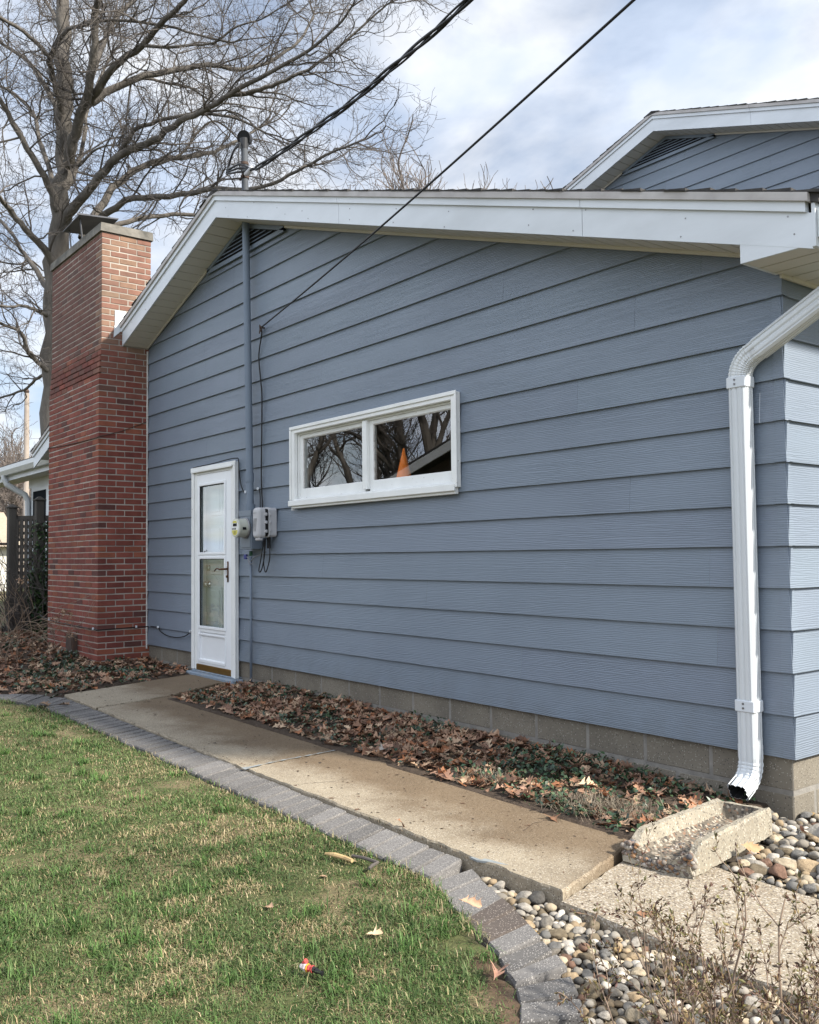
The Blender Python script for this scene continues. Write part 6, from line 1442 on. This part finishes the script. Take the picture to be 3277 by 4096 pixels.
# ================================================================== TREES
LIMBS=[
 ('trunk',[(-20.37, 2.74, -0.88, 0.352), (-20.17, 2.65, 3.54, 0.314), (-20.05, 2.59, 6.38, 0.286), (-19.97, 2.57, 7.97, 0.261), (-19.79, 2.69, 9.44, 0.238), (-19.69, 2.7, 10.92, 0.215), (-19.62, 2.71, 12.05, 0.194), (-19.62, 2.61, 13.19, 0.173), (-19.59, 2.57, 14.32, 0.153), (-19.52, 2.57, 15.45, 0.133), (-19.41, 2.62, 16.7, 0.114)]),
 ('A',[(-19.38, 2.67, 10.22, 0.168), (-18.94, 2.68, 10.69, 0.145), (-18.5, 2.7, 11.14, 0.127), (-18.06, 2.72, 11.58, 0.112), (-17.63, 2.71, 12.21, 0.098), (-17.28, 2.6, 12.87, 0.084), (-16.87, 2.58, 13.29, 0.072), (-16.39, 2.63, 14.05, 0.06)]),
 ('A2',[(-19.89, 2.93, 11.05, 0.104), (-20.16, 3.35, 12.35, 0.09), (-20.38, 3.83, 13.94, 0.08), (-20.6, 4.34, 15.1, 0.07), (-20.75, 4.97, 15.92, 0.061), (-20.87, 5.62, 16.89, 0.052)]),
 ('B',[(-18.83, 2.94, 11.52, 0.122), (-18.21, 2.92, 11.59, 0.104), (-17.44, 3.08, 11.92, 0.09), (-16.55, 3.38, 12.11, 0.078), (-15.75, 3.58, 12.38, 0.067), (-15.04, 3.67, 12.47, 0.057), (-14.34, 3.74, 12.74, 0.048)]),
 ('C',[(-19.27, 3.17, 11.87, 0.114), (-19.04, 3.89, 12.47, 0.097), (-18.65, 4.82, 12.89, 0.084), (-18.3, 5.72, 13.21, 0.073), (-18.08, 6.46, 13.23, 0.062), (-17.85, 7.2, 13.55, 0.052), (-17.58, 7.96, 14.26, 0.041), (-17.56, 8.38, 15.09, 0.031)]),
 ('D',[(-19.47, 2.64, 8.93, 0.146), (-18.83, 2.76, 9.16, 0.126), (-18.15, 2.91, 9.47, 0.111), (-17.38, 3.17, 9.87, 0.098), (-16.51, 3.59, 10.04, 0.086), (-15.72, 3.89, 10.24, 0.075), (-14.95, 4.18, 10.33, 0.065), (-14.16, 4.48, 10.5, 0.055), (-13.33, 4.84, 10.65, 0.046), (-12.55, 5.13, 10.79, 0.037), (-11.85, 5.33, 11.0, 0.029), (-11.32, 5.3, 11.1, 0.022)]),
 ('D2',[(-14.57, 4.43, 10.5, 0.064), (-14.09, 4.77, 10.49, 0.053), (-13.64, 5.07, 10.57, 0.045), (-13.11, 5.47, 10.76, 0.037), (-12.66, 5.76, 11.0, 0.031), (-12.04, 6.24, 11.56, 0.024), (-11.67, 6.44, 11.78, 0.019)]),
 ('D3',[(-18.02, 3.3, 9.96, 0.081), (-17.59, 3.41, 10.34, 0.068), (-17.17, 3.52, 10.54, 0.057), (-16.54, 3.92, 10.62, 0.048), (-15.8, 4.47, 10.6, 0.04), (-15.14, 4.93, 10.37, 0.032), (-14.56, 5.3, 9.94, 0.025)]),
 ('E',[(-19.81, 3.2, 8.75, 0.138), (-20.13, 3.6, 9.46, 0.118), (-20.33, 4.14, 10.37, 0.103), (-20.36, 4.9, 11.13, 0.089), (-20.23, 5.89, 11.6, 0.075), (-20.16, 6.81, 11.95, 0.061), (-20.18, 7.61, 12.53, 0.047), (-20.18, 8.42, 13.2, 0.034)]),
 ('F',[(-19.21, 3.17, 8.57, 0.107), (-18.57, 3.28, 8.94, 0.092), (-17.74, 3.64, 9.16, 0.08), (-16.68, 4.32, 9.05, 0.07), (-15.84, 4.72, 9.02, 0.061), (-15.09, 5.02, 8.83, 0.052), (-14.31, 5.33, 8.79, 0.044), (-13.54, 5.62, 8.95, 0.037), (-12.82, 5.84, 9.05, 0.03), (-12.18, 5.98, 9.05, 0.023)]),
 ('G',[(-19.74, 3.29, 8.75, 0.092), (-19.79, 4.07, 9.25, 0.076), (-19.79, 4.93, 9.64, 0.065), (-19.62, 6.01, 9.87, 0.054), (-19.58, 6.94, 9.9, 0.043), (-19.5, 7.89, 10.28, 0.032)]),
 ('H',[(-19.67, 2.53, 9.25, 0.113), (-19.47, 2.26, 9.75, 0.095), (-19.37, 1.85, 10.29, 0.082), (-19.27, 1.45, 10.86, 0.071), (-19.13, 1.11, 11.25, 0.06), (-19.08, 0.65, 11.74, 0.05), (-18.95, 0.28, 12.36, 0.041)]),
 ('I',[(-19.39, 2.56, 11.45, 0.095), (-19.08, 2.33, 11.83, 0.08), (-18.77, 2.11, 12.13, 0.07), (-18.42, 1.95, 12.2, 0.06), (-18.3, 1.49, 12.47, 0.051), (-18.29, 0.89, 12.66, 0.043), (-18.27, 0.32, 12.62, 0.035)]),
 ('J',[(-20.02, 2.73, 11.51, 0.092), (-20.55, 2.7, 12.25, 0.078), (-21.14, 2.6, 13.01, 0.067), (-21.82, 2.38, 13.79, 0.057), (-22.67, 1.95, 14.47, 0.047), (-23.51, 1.56, 14.91, 0.038)]),
 ('K',[(-20.16, 2.68, 9.62, 0.081), (-20.7, 2.64, 10.67, 0.071), (-21.26, 2.59, 11.46, 0.064), (-21.77, 2.61, 12.28, 0.057), (-22.43, 2.44, 13.0, 0.051), (-23.15, 2.2, 13.54, 0.045), (-24.01, 1.8, 14.04, 0.039)]),
 ('Lm',[(-19.67, 2.47, 7.87, 0.112), (-19.49, 2.11, 8.26, 0.094), (-19.36, 1.71, 8.53, 0.08), (-19.19, 1.35, 8.84, 0.068), (-18.95, 1.09, 8.97, 0.057), (-18.88, 0.58, 9.52, 0.046)]),
 ('M',[(-20.62, 2.58, 7.61, 0.087), (-21.45, 2.47, 8.39, 0.072), (-22.24, 2.42, 8.93, 0.06), (-23.02, 2.38, 9.62, 0.049), (-23.97, 2.13, 10.36, 0.039)]),
 ('N',[(-19.31, 2.24, 12.66, 0.067), (-18.67, 2.36, 13.0, 0.055), (-17.95, 2.61, 12.97, 0.046), (-17.15, 2.97, 12.8, 0.039), (-16.06, 3.72, 12.42, 0.032), (-15.23, 4.15, 11.97, 0.025), (-14.46, 4.48, 11.58, 0.02)]),
 ('O',[(-19.62, 2.59, 13.64, 0.068), (-20.4, 2.6, 14.44, 0.053), (-21.2, 2.6, 15.25, 0.042), (-22.07, 2.48, 16.41, 0.031)]),
 ('P',[(-19.83, 2.36, 6.7, 0.062), (-19.41, 2.0, 6.69, 0.049), (-19.01, 1.63, 6.65, 0.04), (-18.6, 1.27, 6.48, 0.032), (-18.3, 0.76, 6.38, 0.025)]),
 ('Q',[(-19.97, 2.44, 5.43, 0.079), (-19.76, 2.1, 5.64, 0.065), (-19.48, 1.87, 5.73, 0.055), (-19.19, 1.63, 6.07, 0.046), (-19.1, 1.15, 6.2, 0.038), (-18.9, 0.81, 6.27, 0.031)]),
 ('Q2',[(-20.21, 2.45, 5.42, 0.051), (-20.75, 2.38, 5.32, 0.042), (-21.32, 2.27, 5.16, 0.036), (-22.09, 1.9, 5.03, 0.03), (-22.71, 1.72, 4.95, 0.024)]),
 ('R',[(-20.03, 2.98, 10.06, 0.075), (-20.32, 3.24, 10.81, 0.064), (-20.59, 3.5, 11.71, 0.055), (-20.97, 3.65, 12.45, 0.047), (-21.13, 4.04, 13.52, 0.039), (-21.32, 4.42, 14.37, 0.032)]),
 ('S',[(-19.11, 2.85, 10.17, 0.045), (-18.53, 2.98, 10.34, 0.032), (-18.0, 3.07, 10.31, 0.024), (-17.45, 3.2, 10.17, 0.016)]),
 ('T',[(-19.24, 3.97, 12.58, 0.052), (-19.11, 4.39, 12.78, 0.044), (-18.91, 4.93, 12.74, 0.038), (-18.71, 5.46, 12.7, 0.033), (-18.51, 6.01, 12.42, 0.028), (-18.29, 6.56, 12.44, 0.023), (-17.89, 7.36, 12.33, 0.018)]),
 ('U',[(-16.55, 3.38, 12.11, 0.046), (-16.01, 3.69, 11.91, 0.039), (-15.46, 3.99, 11.82, 0.033), (-14.93, 4.28, 11.73, 0.028), (-14.39, 4.55, 11.92, 0.023), (-13.87, 4.82, 11.92, 0.018), (-13.34, 5.07, 12.05, 0.014)]),
 ('V',[(-19.37, 4.75, 10.75, 0.048), (-19.11, 5.39, 11.13, 0.04), (-19.01, 5.8, 11.75, 0.034), (-18.92, 6.21, 12.15, 0.028), (-18.81, 6.69, 11.93, 0.023), (-18.78, 7.09, 11.52, 0.019)]),
]
tree = thing('bare_tree', (-19.85, 2.65, -.2), 'huge leafless oak with spreading limbs towering behind the chimney', 'tree')
tk, cw = MB(), MB(); rg = random.Random(101)
def limb_tube(mb, row, n):
    row = [q[:3] + (q[3] * (.86 if n < 14 else .95),) for q in row]; P3 = spline([q[:3] for q in row], 4); R3 = []
    for i in range(len(row) - 1):
        for k in range(4): R3.append(row[i][3] + (row[i + 1][3] - row[i][3]) * k / 4)
    R3.append(row[-1][3]); P4 = [q + Vector((rg.gauss(0, 1), rg.gauss(0, 1), rg.gauss(0, 1))) * r * .22 for q, r in zip(P3, R3)]
    mb.tube(P4, R3, n, cap=False); return P4, R3
def sub(p, d, L, r, lev, mb):
    n = {0: 8, 1: 6, 2: 4, 3: 2}[lev]
    pts = twig_path(rg, p, d, L, n, {0: .24, 1: .26, 2: .26, 3: .25}[lev], {0: .03, 1: .02, 2: .03, 3: .05}[lev] - (.02 if rg.random() < .5 else 0))
    r1 = max(.0028, r * .33); mb.tube(pts, [r + (r1 - r) * (i / n) for i in range(n + 1)], {0: 6, 1: 5, 2: 3, 3: 3}[lev], cap=False)
    if lev >= 3: return
    k = {0: L / .34, 1: L / .22, 2: L / .15}[lev]; k = int(k + rg.random())
    for _ in range(k):
        t = rg.uniform(.12, 1.0); f = t * n; i = min(int(f), n - 1); q = pts[i].lerp(pts[i + 1], f - i); td = (pts[i + 1] - pts[i]).normalized()
        dd = rnd_dir(rg, td, .62); LL_ = {0: rg.uniform(.45, 1.15) * (1.15 - .5 * t), 1: rg.uniform(.22, .55), 2: rg.uniform(.08, .22)}[lev]
        sub(q, dd, LL_, max(.0034, r * (1 - .5 * t) * .5), lev + 1, mb)
for nm, row in LIMBS:
    P4, R3 = limb_tube(tk, row, 14 if nm == 'trunk' else 9)
    Ltot = sum((P4[i + 1] - P4[i]).length for i in range(len(P4) - 1))
    if nm == 'trunk': cnt = 26
    else: cnt = int(Ltot / .25)
    for _ in range(cnt):
        t = rg.uniform(.10, 1.0) if nm != 'trunk' else rg.uniform(.42, 1.0)
        f = t * (len(P4) - 1); i = min(int(f), len(P4) - 2); q = P4[i].lerp(P4[i + 1], f - i); td = (P4[i + 1] - P4[i]).normalized()
        d = rnd_dir(rg, td * .8, .75); d = (d + Vector((0, 0, .12))).normalized()
        L = rg.uniform(.7, 2.3) * (1.15 - .45 * t); sub(q, d, L, min(R3[i] * .5, .007 + L * .008), 0, cw)
    td = (P4[-1] - P4[-2]).normalized()
    for _ in range(3): sub(P4[-1], rnd_dir(rg, td, .35), rg.uniform(1.2, 2.2), min(R3[-1] * .8, .03), 0, cw)
tk.build('trunk', 'bark', tree, smooth=True, fix=False); cw.build('crown', 'twig', tree, fix=False)
# generic bare trees: far ones over the roof, at the left, and those across the street mirrored in the window
def generic(name, loc, H, seed, label, mats, fine=.013, dens=1.0, group=None, stems=1, th=.016):
    t_ = thing(name, loc, label, 'tree', group); r_ = random.Random(seed); T, Cn = MB(), MB(); b0 = Vector(loc)
    def rec(p, d, L, r, lev):
        n = 5; pts = [Vector(p)]; dd = Vector(d).normalized()
        for i in range(n):
            v = Vector((r_.gauss(0, 1), r_.gauss(0, 1), r_.gauss(0, 1))); dd = (dd + v * (.10 if lev < 2 else .17) + Vector((0, 0, .05))).normalized(); pts.append(pts[-1] + dd * L / n)
        r1 = max(fine * .5, r * .62); (T if lev < 2 else Cn).tube(pts, [r + (r1 - r) * i / n for i in range(n + 1)], 8 if lev < 2 else (5 if lev < 3 else 3), cap=False)
        if lev >= 5: return
        k = {0: 3, 1: 4, 2: 4, 3: 4, 4: 4}[lev]; k = max(2, int(k * dens + r_.random()))
        for _ in range(k):
            t = r_.uniform(.45, 1) if lev == 0 else r_.uniform(.25, 1); f = t * n; i = min(int(f), n - 1); q = pts[i].lerp(pts[i + 1], f - i)
            v = Vector((r_.gauss(0, 1), r_.gauss(0, 1), r_.gauss(0, .7))); nd = ((pts[i + 1] - pts[i]).normalized() + v * .42).normalized(); rec(q, nd, L * r_.uniform(.5, .78), max(fine * .5, r1 * r_.uniform(.5, .8)), lev + 1)
        rec(pts[-1], dd, L * r_.uniform(.6, .8), r1, lev + 1)
    for s_ in range(stems): rec(b0 + Vector((s_ * .5, 0, 0)), Vector((r_.gauss(0, .16), r_.gauss(0, .16), 1)), H * .30, H * th, 0)
    T.build('trunk', mats[0], t_, fix=False); Cn.build('crown', mats[1], t_, fix=False); return t_
ta = generic('bare_tree', (-23.0, 19.4, -.2), 23.0, 3, 'pale bare treetop rising above the roof ridge near the upper gable', ('far_twig', 'far_twig'), .018)
tb = generic('bare_tree', (-28.7, 19.9, -.2), 22.5, 12, 'faint bare treetop over the roof between the mast and the thin cable', ('far_twig', 'far_twig'), .02)
copy_one(tb, (-25.8, 19.8, -.4), (0, 0, 2.2), .98, 'faint bare treetop over the roof directly left of the pale one', None)
copy_one(tb, (-31.2, 19.9, -.4), (0, 0, 4.1), 1.0, 'faint bare treetop just right of the service mast beyond the roof', None)
tl_ = generic('bare_tree', (-36.5, 5.6, -.3), 8.0, 31, 'grey leafless tree far beyond the chain-link fence', ('far_twig', 'far_twig'), .016, 1.0, 'far bare trees at the left')
for (x, y, s_, rz) in ((-40, 7.1, 1.0, 1.0), (-44, 8.5, 1.05, 2.0), (-43, 7.0, 1.0, 3.0), (-50, 9.6, 1.15, 4.2), (-47, 8.0, 1.1, 5.0)): copy_one(tl_, (x, y, -.3), (0, 0, rz), s_)
tr_ = generic('bare_tree', (-27.6, -20.0, -.3), 17.0, 41, 'big multi-stemmed bare tree across the street, mirrored in the right-hand pane', ('bark', 'twig'), .010, .72, None, 3, .019)
copy_one(tr_, (-30.5, -15.5, -.3), (0, 0, 1.7), .75, 'bare tree across the street, mirrored in the left-hand pane')
copy_one(tr_, (-38.0, -24, -.3), (0, 0, 4.0), .9, 'farther bare tree across the street behind the mirrored ones')
nbh = thing('neighbour_house', (-10.5, -16, -.3), 'brown gabled house across the lawn, seen mirrored in the window', 'house')
mb = MB(); mb.prism([(-20.2, -.3), (-1, -.3), (-1, 2.9), (-10.6, 5.65), (-20.2, 2.9)], 'y', -20, -12.5); mb.build('wall', 'brown_wall', nbh)
mb = MB(); mb.prism([(-21.0, 2.62), (-10.6, 5.62), (-.2, 2.62), (-.2, 2.92), (-10.6, 5.92), (-21.0, 2.92)], 'y', -20.3, -12.05); mb.build('roof', 'shingle', nbh)
mb = MB(); mb.hexa([(-21.0, -12.04, 2.56), (-10.6, -12.04, 5.56), (-10.6, -12.0, 5.56), (-21.0, -12.0, 2.56), (-21.0, -12.04, 2.82), (-10.6, -12.04, 5.82), (-10.6, -12.0, 5.82), (-21.0, -12.0, 2.82)]); mb.build('rake_fascia', 'white', nbh)
